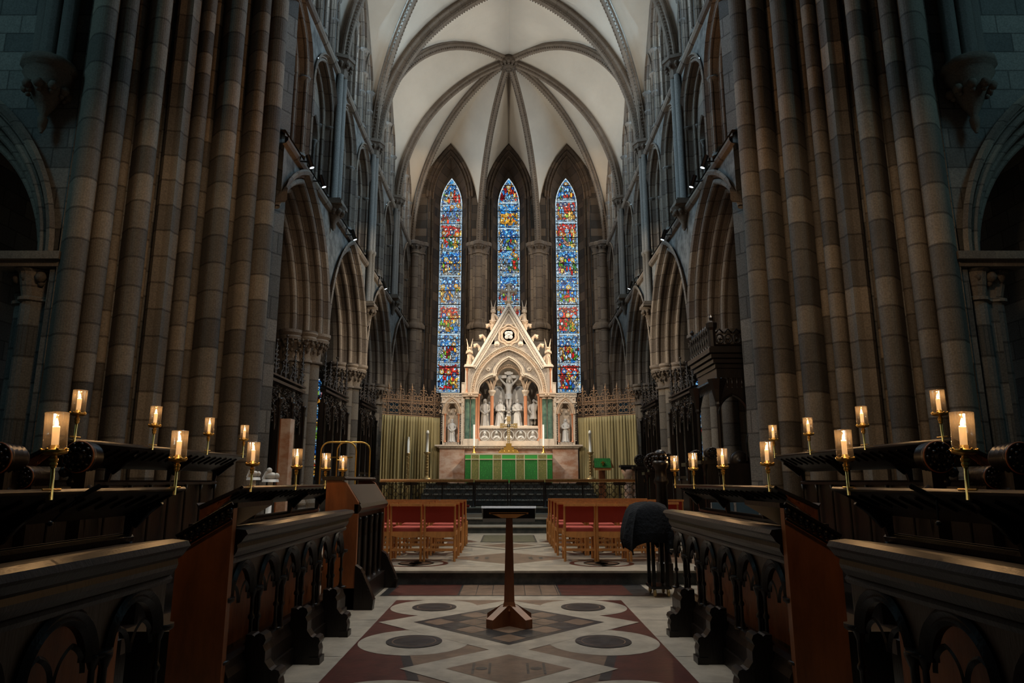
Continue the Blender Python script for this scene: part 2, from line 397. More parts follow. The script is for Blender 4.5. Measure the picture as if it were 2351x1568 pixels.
for k in range(-3,4): rect(f,k*.2-.004,8.7,k*.2+.004,9.56,3*e,3)
for k in range(-2,20):   # slab joints in the pale borders
    for sx in (-1,1): rect(f,sx*1.5-.19,k*.72,sx*1.5+.19,k*.72+.006,2*e,3)
# step 1 and chair floor
f.box(-12,9.59,0,12,9.62,.150,5); f.box(-12,9.57,.150,12,10.0,.177,0); f.box(-12,9.62,-.1,12,16.3,.1765,0)
z=.178
rect(f,-4.4,10.02,4.4,16.2,z,0)
for cx in (-2.7,0,2.7):
    dia(f,cx,11.1,1.28,1.08,z+e,0); dia(f,cx,11.1,.95,.82,z+2*e,2)
    for k in (-.5,-.34,.34,.5): rect(f,cx+k-.03,10.93,cx+k+.03,11.27,z+3*e,3)
    dia(f,cx,13.2,.95,.85,z+e,3); dia(f,cx,13.2,.85,.76,z+2*e,0); dia(f,cx,13.2,.52,.5,z+3*e,2)
    for sx in (-1,1):
        for yy in (10.4,12.1,14.4,15.6):
            disc(f,cx+sx*1.28,yy,.40,z+1.5*e,1); disc(f,cx+sx*1.28,yy,.33,z+2.5*e,0); disc(f,cx+sx*1.28,yy,.17,z+3.5*e,2)
    flat(f,[(cx-1.2,13.5),(cx-.6,14.0),(cx-1.2,15.2)],z+e,1); flat(f,[(cx+1.2,13.5),(cx+.6,14.0),(cx+1.2,15.2)],z+e,1)
    rect(f,cx-.56,13.9,cx+.56,15.7,z+4*e,3); rect(f,cx-.52,13.95,cx+.52,15.65,z+5*e,4)
# steps 2, 3
f.box(-12,16.3,.1,12,16.33,.30,5); f.box(-12,16.28,.30,12,17.12,.325,0)
f.box(-12,17.1,.3,12,17.13,.443,5); f.box(-12,17.08,.443,12,19.92,.468,0)
for k in range(-4,5):
    rect(f,k*.95-.33,17.5,k*.95+.33,19.5,.469,3 if k%2 else 2); rect(f,k*.95-.24,17.7,k*.95+.24,19.3,.4705,2)
f.box(-12,19.9,.4,12,19.93,.595,5); f.box(-12,19.88,.595,12,30.9,.62,0)
# altar platform
for k in range(4):
    y=21.5+k*.55; w=2.75-.0*k; z0=.62+.165*k
    f.box(-w,y,z0,w,y+.03,z0+.14,5); f.box(-w,y-.02,z0+.14,w,26.2,z0+.165,0)
struct(f.build('floor',FM))
# raised boards under the stalls
for s,nm in ((-1,'left'),(1,'right')):
    b=MB(); b.box(*(sorted((s*2.62,s*3.88))[0],-1.5,.0,sorted((s*2.62,s*3.88))[1],9.5,.20)); b.box(sorted((s*3.88,s*6.6))[0],-1.5,0,sorted((s*3.88,s*6.6))[1],9.5,.40)
    struct(b.build('trim_stall_platform_'+nm,M['oak']))
# ================= CHOIR WALLS =================
BAY=[12.1,16.7,21.3,25.9,30.5]
ro=(2.3**2+3.28**2)/4.6; co_=ro-2.3
for s,nm in ((-1,'left'),(1,'right')):
    T=TW(s); w=MB()
    for i in range(4):
        hc=(BAY[i]+BAY[i+1])/2; c=co_
        prof=[(ro+.06,-.10),(ro+.02,-.13),(ro-.06,-.10),(ro-.08,0)]+orders(ro-.08,0,3,.19,.26,.068)+[(2.94-0.0,1.3)]
        arch(w,T,hc,4.9,c,prof,14,m=1)
        arch(w,T,hc,4.9,c,[(2.94,1.3),(ro,1.3)],10,m=1)
        spandrel(w,T,hc,4.9,c,ro-.05,BAY[i],BAY[i+1],8.38,0,m=2)
    # blank band above the arcade
    def wq(h0,h1,z0,z1,d,m=0): w.poly([T((h0,z0,d)),T((h1,z0,d)),T((h1,z1,d)),T((h0,z1,d))],m,[(h0/.62,z0/.36),(h1/.62,z0/.36),(h1/.62,z1/.36),(h0/.62,z1/.36)])
    w2=MB()
    # string courses
    for zc in (8.20,12.08):
        for h0,h1 in ((12.85,30.5),):
            pr=[(0,-.12),(-.07,-.09),(-.11,-.03),(-.11,.03),(-.04,.06),(0,.09)]
            rows=[[T((h,zc+b,a)) for a,b in pr] for h in (h0,h1)]; uv=[[(j/3,h/.8) for j in range(len(pr))] for h in (h0,h1)]
            w2.grid(rows,0,sm=False,uvs=uv)
    st=w2.build('trim_string_course_'+nm,M['arch']); struct(st)
    # triforium: two moulded arches a bay
    pit=2.3; st_=1.06; ht=1.42; ct=cof(st_,ht); rt=st_+ct
    for i in range(4):
        for k in (0,1):
            hc=BAY[i]+pit*(k+.5)
            prof=[(rt+.04,-.05),(rt,-.08),(rt-.03,0)]+orders(rt-.03,0,2,.13,.20,.04)+[(rt-.29,.55)]
            arch(w,T,hc,10.45,ct,prof,9,zb=8.5,m=1)
            spandrel(w,T,hc,10.45,ct,rt-.01,hc-pit/2,hc+pit/2,12.05,0,z0=8.2,m=2,n=9)
            # sub arches and back of the passage
            for q in (-1,1):
                cs=cof(.36,.55); rs=.36+cs
                arch(w,T,hc+q*.39,9.95,cs,[(rs+.03,.30),(rs,.30),(rs-.03,.33),(rs-.05,.5)],6,zb=8.5,m=1)
                spandrel(w,T,hc+q*.39,9.95,cs,rs+.02,min(hc,hc+q*.82),max(hc,hc+q*.82),11.6,.32,m=1,n=6)
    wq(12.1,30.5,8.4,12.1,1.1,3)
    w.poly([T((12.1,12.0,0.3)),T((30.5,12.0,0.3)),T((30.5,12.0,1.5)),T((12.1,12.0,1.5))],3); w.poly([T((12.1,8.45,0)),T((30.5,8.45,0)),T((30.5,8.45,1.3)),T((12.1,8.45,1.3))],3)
    # clerestory: stepped triple arcade and glass behind
    for i in range(4):
        hc=(BAY[i]+BAY[i+1])/2
        for dh,sw,zs,hh in ((0,.62,14.9,1.5),(-1.28,.52,14.1,1.1),(1.28,.52,14.1,1.1)):
            cc=cof(sw,hh); rr=sw+cc
            arch(w,T,hc+dh,zs,cc,[(rr+.03,-.04),(rr,-.06)]+orders(rr,0,2,.08,.16,.03)+[(rr-.16,.42)],9,zb=12.2,m=1)
            e0=hc-2.3 if dh<0 else (hc+dh-.68 if dh==0 else hc+.64); e1=hc+2.3 if dh>0 else (hc+.64 if dh==0 else hc-.64)
            if dh==0: e0=hc-.64
            spandrel(w,T,hc+dh,zs,cc,rr,e0,e1,18.9,0,z0=12.15,m=1,n=8)
    wq(12.1,30.5,12.1,12.9,1.0,0)
    w.v=[(a,max(b,12.95),c) for a,b,c in w.v]
    keep=[i for i,fc in enumerate(w.f) if any(w.v[k][1]>12.951 for k in fc)]
    w.f=[w.f[i] for i in keep]; w.m=[w.m[i] for i in keep]; w.uv=[w.uv[i] for i in keep]; w.sm=[w.sm[i] for i in keep]
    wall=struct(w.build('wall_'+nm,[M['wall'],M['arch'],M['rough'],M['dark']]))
    # clerestory windows: each lancet a window with bars
    n=0
    for i in range(4):
        hc=(BAY[i]+BAY[i+1])/2
        g=MB()
        for dh,sw,zt in ((0,.55,16.3),(-1.28,.45,15.0),(1.28,.45,15.0)):
            x=.98
            P=[(hc+dh-sw,12.9),(hc+dh+sw,12.9),(hc+dh+sw,zt-.9),(hc+dh+sw*.7,zt-.35),(hc+dh,zt),(hc+dh-sw*.7,zt-.35),(hc+dh-sw,zt-.9)]
            g.poly([T((p[0],p[1],x)) for p in P])
        ob=struct(g.build('window_%d'%(4+i+(0 if s<0 else 4)),M['daywin']))
        fr=MB()
        for dh,sw,zt in ((0,.55,16.3),(-1.28,.45,15.0),(1.28,.45,15.0)):
            for k in range(7):
                z=13.1+k*.4; fr.tube([T((hc+dh-sw,z,.96)),T((hc+dh+sw,z,.96))],.012,4)
            for q in (-.33,0,.33): fr.tube([T((hc+dh+q*sw,12.9,.96)),T((hc+dh+q*sw,zt-.4,.96))],.008,4)
        fo=fr.build('glazing_bars',M['iron'],ob)
        bk=MB()
        bk.poly([T((hc-2.3,12.1,1.05)),T((hc+2.3,12.1,1.05)),T((hc+2.3,18.9,1.05)),T((hc-2.3,18.9,1.05))],0)
        bk.build('window_wall',M['wall'],ob)
    # colonnettes of triforium and clerestory (children of the wall, they are part of it)
    for i in range(4):
        for k in range(2):
            hc=BAY[i]+pit*(k+.5)
            for dh,d,r,zc in ((-1.0,.10,.075,10.45),(1.0,.10,.075,10.45),(-.84,.34,.06,10.45),(.84,.34,.06,10.45),(0,.42,.075,9.97),(-.74,.42,.05,9.97),(.74,.42,.05,9.97)):
                if hc+dh<12.9: continue
                mb=MB(); p=T((hc+dh,0,d)); shaft(mb,p[0],p[1],8.5,zc,r,0,8); mb.build('triforium_colonnette',M['shaft'],wall)
        hc=(BAY[i]+BAY[i+1])/2
        for dh,zc in ((-.66,14.9),(.66,14.9),(-.60,14.1),(-1.84,14.1),(1.84,14.1),(.72,14.1)):
            for d in (.06,.26):
                if hc+dh<12.9: continue
                mb=MB(); p=T((hc+dh,0,d)); shaft(mb,p[0],p[1],12.2,zc,.095,0,8,rings=(13.4,)); mb.build('clerestory_colonnette',M['shaft'],wall)
# ================= CHOIR PIERS =================
SECP=circ_section([(0,0,.41)]+[(.375*cos(PI/4*k),.375*sin(PI/4*k),.20 if k%2==0 else .155) for k in range(8)],168)
ORD={0:'nearest',1:'middle',2:'farthest'}
for s,nm in ((-1,'left'),(1,'right')):
    for i,(y,) in enumerate([(16.7,),(21.3,),(25.9,)]):
        c=(s*5.26,y)
        t=thing('choir_pier','clustered grey stone arcade pier on the %s side of the choir, %s of the three'%(nm,ORD[i]),'pier',(c[0],y,0))
        mb=MB(); column(mb,SECP,c,[(0,1.35),(.7,1.35),(.75,1.2),(.85,1.25),(.95,1.12),(1.0,1.0),(4.2,1.0)],0,.52,seed=i+3*(s>0)); mb.build('shaft_cluster',M['pier'],t)
        mb=MB(); column(mb,SECP,c,[(4.16,1.0),(4.17,1.12),(4.23,1.12),(4.24,1.02),(4.45,1.06),(4.66,1.22),(4.68,1.34),(4.74,1.38),(4.78,1.32),(4.84,1.42),(4.91,1.42)],0,.9,seed=9)
        knobs(mb,c,.68,4.60,.058,26,0); knobs(mb,c,.60,4.44,.046,20,0,.1); knobs(mb,c,.74,4.66,.032,40,0); mb.build('foliate_capital',M['arch'],t)
        # vault shafts above
        big=(i==1); zb=6.95 if big else 8.45
        tt=thing('vault_shaft','triple stone vault shaft on carved corbel above the %s %s choir pier'%(ORD[i],nm),'vault shaft',(s*4.55,y,zb))
        for q in (-1,0,1):
            mb=MB(); mb.lathe([(.085,zb),(.085,8.55),(.12,8.58),(.12,8.66),(.085,8.70),(.085,12.0)] if big else [(.085,zb),(.085,12.0)],(s*(A-.10-(.06 if q==0 else 0)),y+q*.17,0),10)
            mb.build('shaft',M['shaft'],tt)
        def blk(mb,x,yy,hw,z0,z1,hd): mb.box(min(s*(A+.05),s*(A-hd)),yy-hw,z0,max(s*(A+.05),s*(A-hd)),yy+hw,z1)
        mb=MB(); blk(mb,0,y,.30,zb-.06,zb,.30); blk(mb,0,y,.34,zb-.16,zb-.06,.34)
        mb.lathe([(.02,zb-.78),(.07,zb-.7),(.06,zb-.6),(.16,zb-.42),(.2,zb-.3),(.30,zb-.18),(.31,zb-.15)],(s*(A-.08),y,0),12); knobs(mb,(s*(A-.08),y),.22,zb-.3,.07,9)
        mb.build('corbel',M['arch'],tt)
        mb=MB(); mb.lathe([(.2,11.95),(.22,11.98),(.2,12.02),(.22,12.2),(.33,12.36),(.36,12.4),(.40,12.42),(.40,12.52)],(s*(A-.04),y,0),8,sm=False); knobs(mb,(s*(A-.04),y),.3,12.3,.06,10)
        mb.build('capital',M['rib'],tt)
# ================= AISLES behind the arcades (kept dim) =================
for s,nm in ((-1,'left'),(1,'right')):
    mb=MB()
    mb.box(min(s*9.6,s*10),10.6,0,max(s*9.6,s*10),31,9,0)
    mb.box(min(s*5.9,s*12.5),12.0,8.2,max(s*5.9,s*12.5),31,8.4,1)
    X0,X1=sorted((s*5.5,s*10)); mb.box(X0,30.55,0,X1,31,9,0)
    mb.box(min(s*12.2,s*12.5),-2,0,max(s*12.2,s*12.5),12.5,15,0)
    struct(mb.build('wall_aisle_'+nm,[M['wall'],M['dark']]))
# ================= CROSSING PIERS AND TRANSEPT WALLS =================
ROLLS=[(.05,.312,.02,'r'),(.312,.51,.03,'r'),(.52,.63,-.17,'s'),(.66,.90,.035,'r'),(.915,1.03,-.17,'s'),(1.06,1.235,.01,'r'),(1.27,1.53,.05,'k'),(1.545,1.60,-.16,'s'),(1.62,1.84,.03,'r'),(1.87,1.98,-.16,'s'),(2.0,2.207,.02,'r'),(2.207,2.448,.0,'r')]
for s,nm in ((-1,'left'),(1,'right')):
    t=thing('crossing_pier','massive ribbed stone crossing pier filling the %s side of the picture'%nm,'pier',(s*6.0,12.0,0))
    dx,dy=-.7071*s*-1,-.7071
    def P(q,o):   # q along the diagonal from the choir corner, o outwards to the crossing
        return (s*(4.6+q*1.0)-s*o*.7071, 12.8-q*1.0-o*.7071)
    mb=MB(); rr=random.Random(5 if s<0 else 11)
    H=[0.0,14.5]
    for idx,(q0,q1,o,kind) in enumerate(ROLLS):
        cq=(q0+q1)/2; hw=(q1-q0)/2*1.414*.5*1.0
        # the section runs at 45 degrees: q in X equals q in Y, so the length along is q*sqrt2
        R=(q1-q0)*.7071
        pts=[]
        if kind=='k': pts=[(q0,-.12),(q0,.02),(q0+.07,.07),(cq,.16),(q1-.07,.07),(q1,.02),(q1,-.12)]
        else:
            K=14
            for k in range(K+1):
                a=PI*k/K; dep=R*1.35 if kind=='r' else R*.9
                pts.append((cq-(q1-q0)/2*cos(a), o+dep*sin(a)-.06))
            pts=[(q0,-.35)]+pts+[(q1,-.35)]
        off=rr.random(); bl=(.50,.44,.47,.52)[idx%4]
        for k in range(len(pts)-1):
            a,b=P(*pts[k]),P(*pts[k+1]); rows=[];uvs=[]
            for z in H:
                rows.append([(a[0],a[1],z),(b[0],b[1],z)]); uvs.append([(idx+.3+(0 if s<0 else 20),z/bl+off),(idx+.7+(0 if s<0 else 20),z/bl+off)])
            mb.grid(rows,0,sm=False,uvs=uvs)
    ob=mb.build('shafts',M['pier'],t)
    mb=MB(); cs_=[(.30*cos(2*PI*k/20),.30*sin(2*PI*k/20),0) for k in range(20)]; column(mb,cs_,(s*5.06,13.0),[(0,1),(14.5,1)],0,.47,seed=3); mb.build('inner_shaft',M['pier'],t)
    # body of the pier behind the shafts
    mb=MB(); a=P(0.0,-.30); b=P(2.46,-.30)
    pl=[a,b,(s*7.25,10.62),(s*7.4,12.6),(s*5.9,13.5),(s*4.62,13.3)]
    for k in range(len(pl)):
        p,q=pl[k],pl[(k+1)%len(pl)]; l=math.hypot(p[0]-q[0],p[1]-q[1])/.6
        mb.poly([(p[0],p[1],0),(q[0],q[1],0),(q[0],q[1],14.5),(p[0],p[1],14.5)],0,[(k*3,0),(k*3+l,0),(k*3+l,14.5/.45),(k*3,14.5/.45)])
    mb.build('core',M['wall'],t)
    mb=MB(); a=P(-.1,.16); b=P(2.55,.16)
    for z0,z1,o in ((0,.5,.34),(.5,.62,.26),(.62,.72,.30)):
        pl=[P(-.15,o),P(2.6,o),P(2.6,-.5),P(-.15,-.5)]
        for k in range(4):
            p,q=pl[k],pl[(k+1)%4]; mb.poly([(p[0],p[1],z0),(q[0],q[1],z0),(q[0],q[1],z1),(p[0],p[1],z1)])
        mb.poly([(p[0],p[1],z1) for p in pl])
    mb.build('base',M['pier'],t)
    # transept wall with the moulded arch into the aisle
    def TT(p): return (s*p[0],10.62+p[2],p[1])
    w=MB(); hc=7.42+2.3
    prof=[(ro+.08,-.10),(ro+.02,-.14),(ro-.06,-.10),(ro-.08,0)]+orders(ro-.08,0,3,.19,.26,.068)+[(2.94,1.3)]
    arch(w,TT,hc,4.95,co_,prof,16,m=1)
    spandrel(w,TT,hc,4.95,co_,ro-.05,7.0,12.4,14.5,0,m=0,n=14)
    w.poly([TT((7.0,0,0)),TT((7.42,0,0)),TT((7.42,4.95,0)),TT((7.0,4.95,0))],0,[(0,0),(.7,0),(.7,11),(0,11)])
    struct(w.build('wall_transept_'+nm,[M['wall'],M['arch']]))
    t=thing('wall_respond','half pier with carved capital carrying the transept arch at the far %s'%nm,'pier',(s*7.75,11.1,0))
    SR=circ_section([(0,0,.40)]+[(.36*cos(PI/3*k+.3),.36*sin(PI/3*k+.3),.16) for k in range(6)],48)
    mb=MB(); column(mb,SR,(s*7.72,11.2),[(0,1.3),(.8,1.3),(.95,1.0),(4.25,1.0)],0,.5,seed=4); mb.build('shaft_cluster',M['wall'],t)
    mb=MB(); column(mb,SR,(s*7.72,11.2),[(4.2,1),(4.22,1.1),(4.27,1.1),(4.29,1.0),(4.68,1.18),(4.72,1.3)],0); mb.box(min(s*7.25,s*8.35),10.55,4.74,max(s*7.25,s*8.35),11.9,4.84); mb.box(min(s*7.2,s*8.42),10.46,4.84,max(s*7.2,s*8.42),11.9,4.97)
    knobs(mb,(s*7.72,11.2),.52,4.6,.09,14); mb.build('foliate_capital',M['arch'],t)
    t=thing('corbelled_wall_shaft','dark stone wall shaft ending in a carved corbel high on the %s transept wall'%nm,'wall shaft',(s*7.75,10.4,7))
    mb=MB()
    for q in (-.2,0,.2): mb.lathe([(.13,8.3),(.13,14.4)],(s*(7.75+q),10.42-(.1 if q==0 else 0),0),10)
    mb.build('shafts',M['wall'],t)
    mb=MB(); mb.lathe([(.02,7.0),(.06,7.1),(.08,7.25),(.05,7.3),(.15,7.5),(.2,7.62),(.30,7.78),(.27,7.82),(.38,8.0),(.36,8.08),(.42,8.12),(.42,8.22),(.34,8.3)],(s*7.75,10.42,0),12); knobs(mb,(s*7.75,10.42),.3,7.75,.08,9); mb.build('corbel',M['arch'],t)
# ================= EAST WALL =================
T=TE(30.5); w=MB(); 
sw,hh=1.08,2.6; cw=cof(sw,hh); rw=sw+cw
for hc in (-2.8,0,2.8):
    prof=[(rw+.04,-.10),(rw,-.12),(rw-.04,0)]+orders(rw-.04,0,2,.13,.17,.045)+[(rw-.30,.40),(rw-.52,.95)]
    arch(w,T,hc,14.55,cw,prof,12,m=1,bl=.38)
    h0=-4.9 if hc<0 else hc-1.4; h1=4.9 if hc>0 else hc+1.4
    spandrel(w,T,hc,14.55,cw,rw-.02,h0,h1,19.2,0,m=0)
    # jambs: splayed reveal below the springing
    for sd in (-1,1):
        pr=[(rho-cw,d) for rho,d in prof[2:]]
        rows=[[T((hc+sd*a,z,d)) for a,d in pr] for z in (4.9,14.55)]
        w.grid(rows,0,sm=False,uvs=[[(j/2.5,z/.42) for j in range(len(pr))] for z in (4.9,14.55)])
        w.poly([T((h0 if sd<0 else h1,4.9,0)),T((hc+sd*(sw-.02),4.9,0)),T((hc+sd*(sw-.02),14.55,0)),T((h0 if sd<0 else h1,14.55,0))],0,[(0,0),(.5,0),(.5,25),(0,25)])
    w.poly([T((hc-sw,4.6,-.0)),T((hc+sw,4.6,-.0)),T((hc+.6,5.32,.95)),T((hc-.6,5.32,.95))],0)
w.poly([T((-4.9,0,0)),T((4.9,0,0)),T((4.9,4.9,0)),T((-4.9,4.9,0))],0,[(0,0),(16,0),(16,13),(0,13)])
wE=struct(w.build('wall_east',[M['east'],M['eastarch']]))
for hc in (-2.8,0,2.8):
    for sd in (-1,1):
        for dh,d in ((.98,.06),(.80,.30)):
            mb=MB(); shaft(mb,hc+sd*dh,30.5+d,4.9,14.6,.065,0,8,rings=(8.3,12.1)); mb.build('window_jamb_shaft',M['eastarch'],wE)
# shaft clusters between the windows and in the corners
for x,nm in ((-1.4,'left of the centre window'),(1.4,'right of the centre window'),(-4.35,'in the left corner'),(4.35,'in the right corner')):
    t=thing('east_wall_shaft','clustered stone vault shaft on the east wall, %s'%nm,'vault shaft',(x,30.4,0))
    cs=circ_section([(0,0,.22),(0,-.16,.17),(-.30,0,.11),(.30,0,.11),(-.17,-.1,.1),(.17,-.1,.1)],60)
    mb=MB(); column(mb,cs,(x,30.45),[(.6,1.3),(1.3,1.3),(1.4,1.0),(8.1,1.0),(8.12,1.25),(8.2,1.3),(8.3,1.25),(8.42,1.0),(11.7,1.0)],0,.5,seed=2); mb.build('shaft_cluster',M['arch'],t)
    mb=MB(); column(mb,cs,(x,30.45),[(11.66,1.02),(11.68,1.15),(11.75,1.15),(11.77,1.02),(12.05,1.3),(12.08,1.45),(12.22,1.5),(12.26,1.4)],0); knobs(mb,(x,30.38),.36,11.98,.06,10); mb.build('capital',M['arch'],t)
# ================= VAULTS =================
ZS=12.3; ZB=18.8
def ribprof(w=.15,d=.26):
    return [(-w*.75,0),(-w*.75,.08),(-w,.10),(-w,.15),(-w*.55,.17),(-w*.5,.2),(-w*.38,d),(0,d+.04),(w*.38,d),(w*.5,.2),(w*.55,.17),(w,.15),(w,.10),(w*.75,.08),(w*.75,0)]
def ribcurve(p0,p1,zb=ZB,n=26):
    """quarter of a pointed arch from the springing p0 to the crown p1 (plan points); returns pts,inward,horizontal dir"""
    a=Vector((p0[0],p0[1],0)); b=Vector((p1[0],p1[1],0)); L=(b-a).length; u=(b-a)/L; h=zb-ZS
    r=(L*L+h*h)/(2*L); pts=[];inw=[]
    if r<L*.999:  # keep the crown on the arc
        r=(L*L+h*h)/(2*L)
    th1=math.acos(max(-1,min(1,(r-L)/r)))
    for i in range(n+1):
        th=th1*i/n; d=r-r*cos(th); z=ZS+r*sin(th)
        pts.append(a+u*d+Vector((0,0,z))); inw.append((u*cos(th)-Vector((0,0,sin(th)))).normalized())
    return pts,inw,Vector((-u.y,u.x,0))
trimn=[20]
def rib(p0,p1,w=.15,d=.26,zb=ZB,beads=True):
    pts,inw,lat=ribcurve(p0,p1,zb); mb=MB()
    mb.sweep(pts,ribprof(w,d),[lat]*len(pts),inw,0,bl=.5)
    if beads:
        for i in range(1,len(pts)):
            for k in range(3):
                t=k/3; p=pts[i-1].lerp(pts[i],t)+inw[i]*(d-.03)
                for sd in (-1,1): mb.ball(p+lat*sd*w*.62,.028,5,0)
    o=struct(mb.build('trim_%d'%trimn[0],M['rib'])); trimn[0]+=1; return o
def rib_at(curve,z):
    pts=curve
    for i in range(len(pts)-1):
        if pts[i+1].z>=z: 
            t=(z-pts[i].z)/max(1e-6,pts[i+1].z-pts[i].z); return pts[i].lerp(pts[i+1],max(0,min(1,t)))
    return pts[-1].copy()
vault=MB()
def web(pa,pb,boss,zw,nw=10,nr=14,mid=None):
    """cell between ribs pa->boss and pb->boss over a wall arch spanning pa..pb with crown height zw"""
    mid=mid or ((pa[0]+pb[0])/2,(pa[1]+pb[1])/2)
    for a in (pa,pb):
        C=[p for p in ribcurve(a,boss)[0]]; L=math.hypot(mid[0]-a[0],mid[1]-a[1]); h=zw-ZS; st=max(0,h-2.2*L)*.55   # stilted wall arch
        hh=h-st; r=(L*L+hh*hh)/(2*L); ux,uy=(mid[0]-a[0])/L,(mid[1]-a[1])/L
        rows=[]
        if st>0: rows.append([Vector((a[0],a[1],ZS)),Vector((a[0],a[1],ZS))])
        th1=math.acos((r-L)/r)
        for i in range(nw+1):
            th=th1*i/nw; d=r-r*cos(th); z=ZS+st+r*sin(th)
            rows.append([rib_at(C,z),Vector((a[0]+ux*d,a[1]+uy*d,z))])
        zc=rib_at(C,zw)
        for i in range(1,nr+1):
            t=i/nr; q=Vector((mid[0]+(boss[0]-mid[0])*t,mid[1]+(boss[1]-mid[1])*t,zw+(ZB+.05-zw)*(1-(1-t)**2)))
            # matching point on the rib by plan distance
            k=None
            f0=(zc.xy-Vector(a[:2])).length; tot=(Vector(boss[:2])-Vector(a[:2])).length; tgt=f0+(tot-f0)*t
            for j in range(len(C)-1):
                if (C[j+1].xy-Vector(a[:2])).length>=tgt-1e-6:
                    d0=(C[j].xy-Vector(a[:2])).length; d1=(C[j+1].xy-Vector(a[:2])).length
                    k=C[j].lerp(C[j+1],(tgt-d0)/max(1e-6,d1-d0)); break
            if k is None: k=C[-1].copy()
            rows.append([k,q])
        sub=6; full=[]
        for p,q in rows: full.append([p.lerp(q,j/sub)+Vector((0,0,.02*sin(PI*j/sub)*min(1,(q-p).length/2.0))) for j in range(sub+1)])
        vault.grid(full,0,sm=True)
AV=A+.02
bossE=(0,25.9)
PTS=[(-AV,21.3),(-AV,25.9),(-AV,30.5),(-1.4,30.5),(1.4,30.5),(AV,30.5),(AV,25.9),(AV,21.3)]
zws=[17.3,17.3,17.35,17.35,17.35,17.3,17.3]
for i in range(7): web(PTS[i],PTS[i+1],bossE,zws[i],mid={2:(-2.8,30.5),4:(2.8,30.5)}.get(i))
web(PTS[7],PTS[0],bossE,ZB)
for p in PTS: rib(p,bossE)
bossW=(0,16.7)
P2=[(-AV,21.3),(-AV,16.7),(-AV,12.1)]; P3=[(AV,12.1),(AV,16.7),(AV,21.3)]
for q in (P2,P3):
    for i in range(2): web(q[i],q[i+1],bossW,17.3)
web((AV,21.3),(-AV,21.3),bossW,ZB); web((-AV,12.1),(AV,12.1),bossW,ZB)
for p in P2+P3: rib(p,bossW)
for p in ((-AV,21.3),(AV,21.3)): rib(p,(0,21.3),.24,.34)
for p in ((-AV,12.1),(AV,12.1)): rib(p,(0,12.1),.3,.4,beads=False)
struct(vault.build('ceiling',M['plaster']))
b=MB(); b.lathe([(.02,ZB-.52),(.2,ZB-.50),(.28,ZB-.42),(.22,ZB-.38),(.38,ZB-.30),(.42,ZB-.2),(.34,ZB-.1),(.34,ZB+.02)],(0,25.9,0),18)
knobs(b,(0,25.9),.34,ZB-.3,.09,12); knobs(b,(0,25.9),.17,ZB-.46,.06,8)
tag(b.build('ceiling_boss',M['arch']),'carved round stone boss where the vault ribs meet above the altar','ceiling boss')
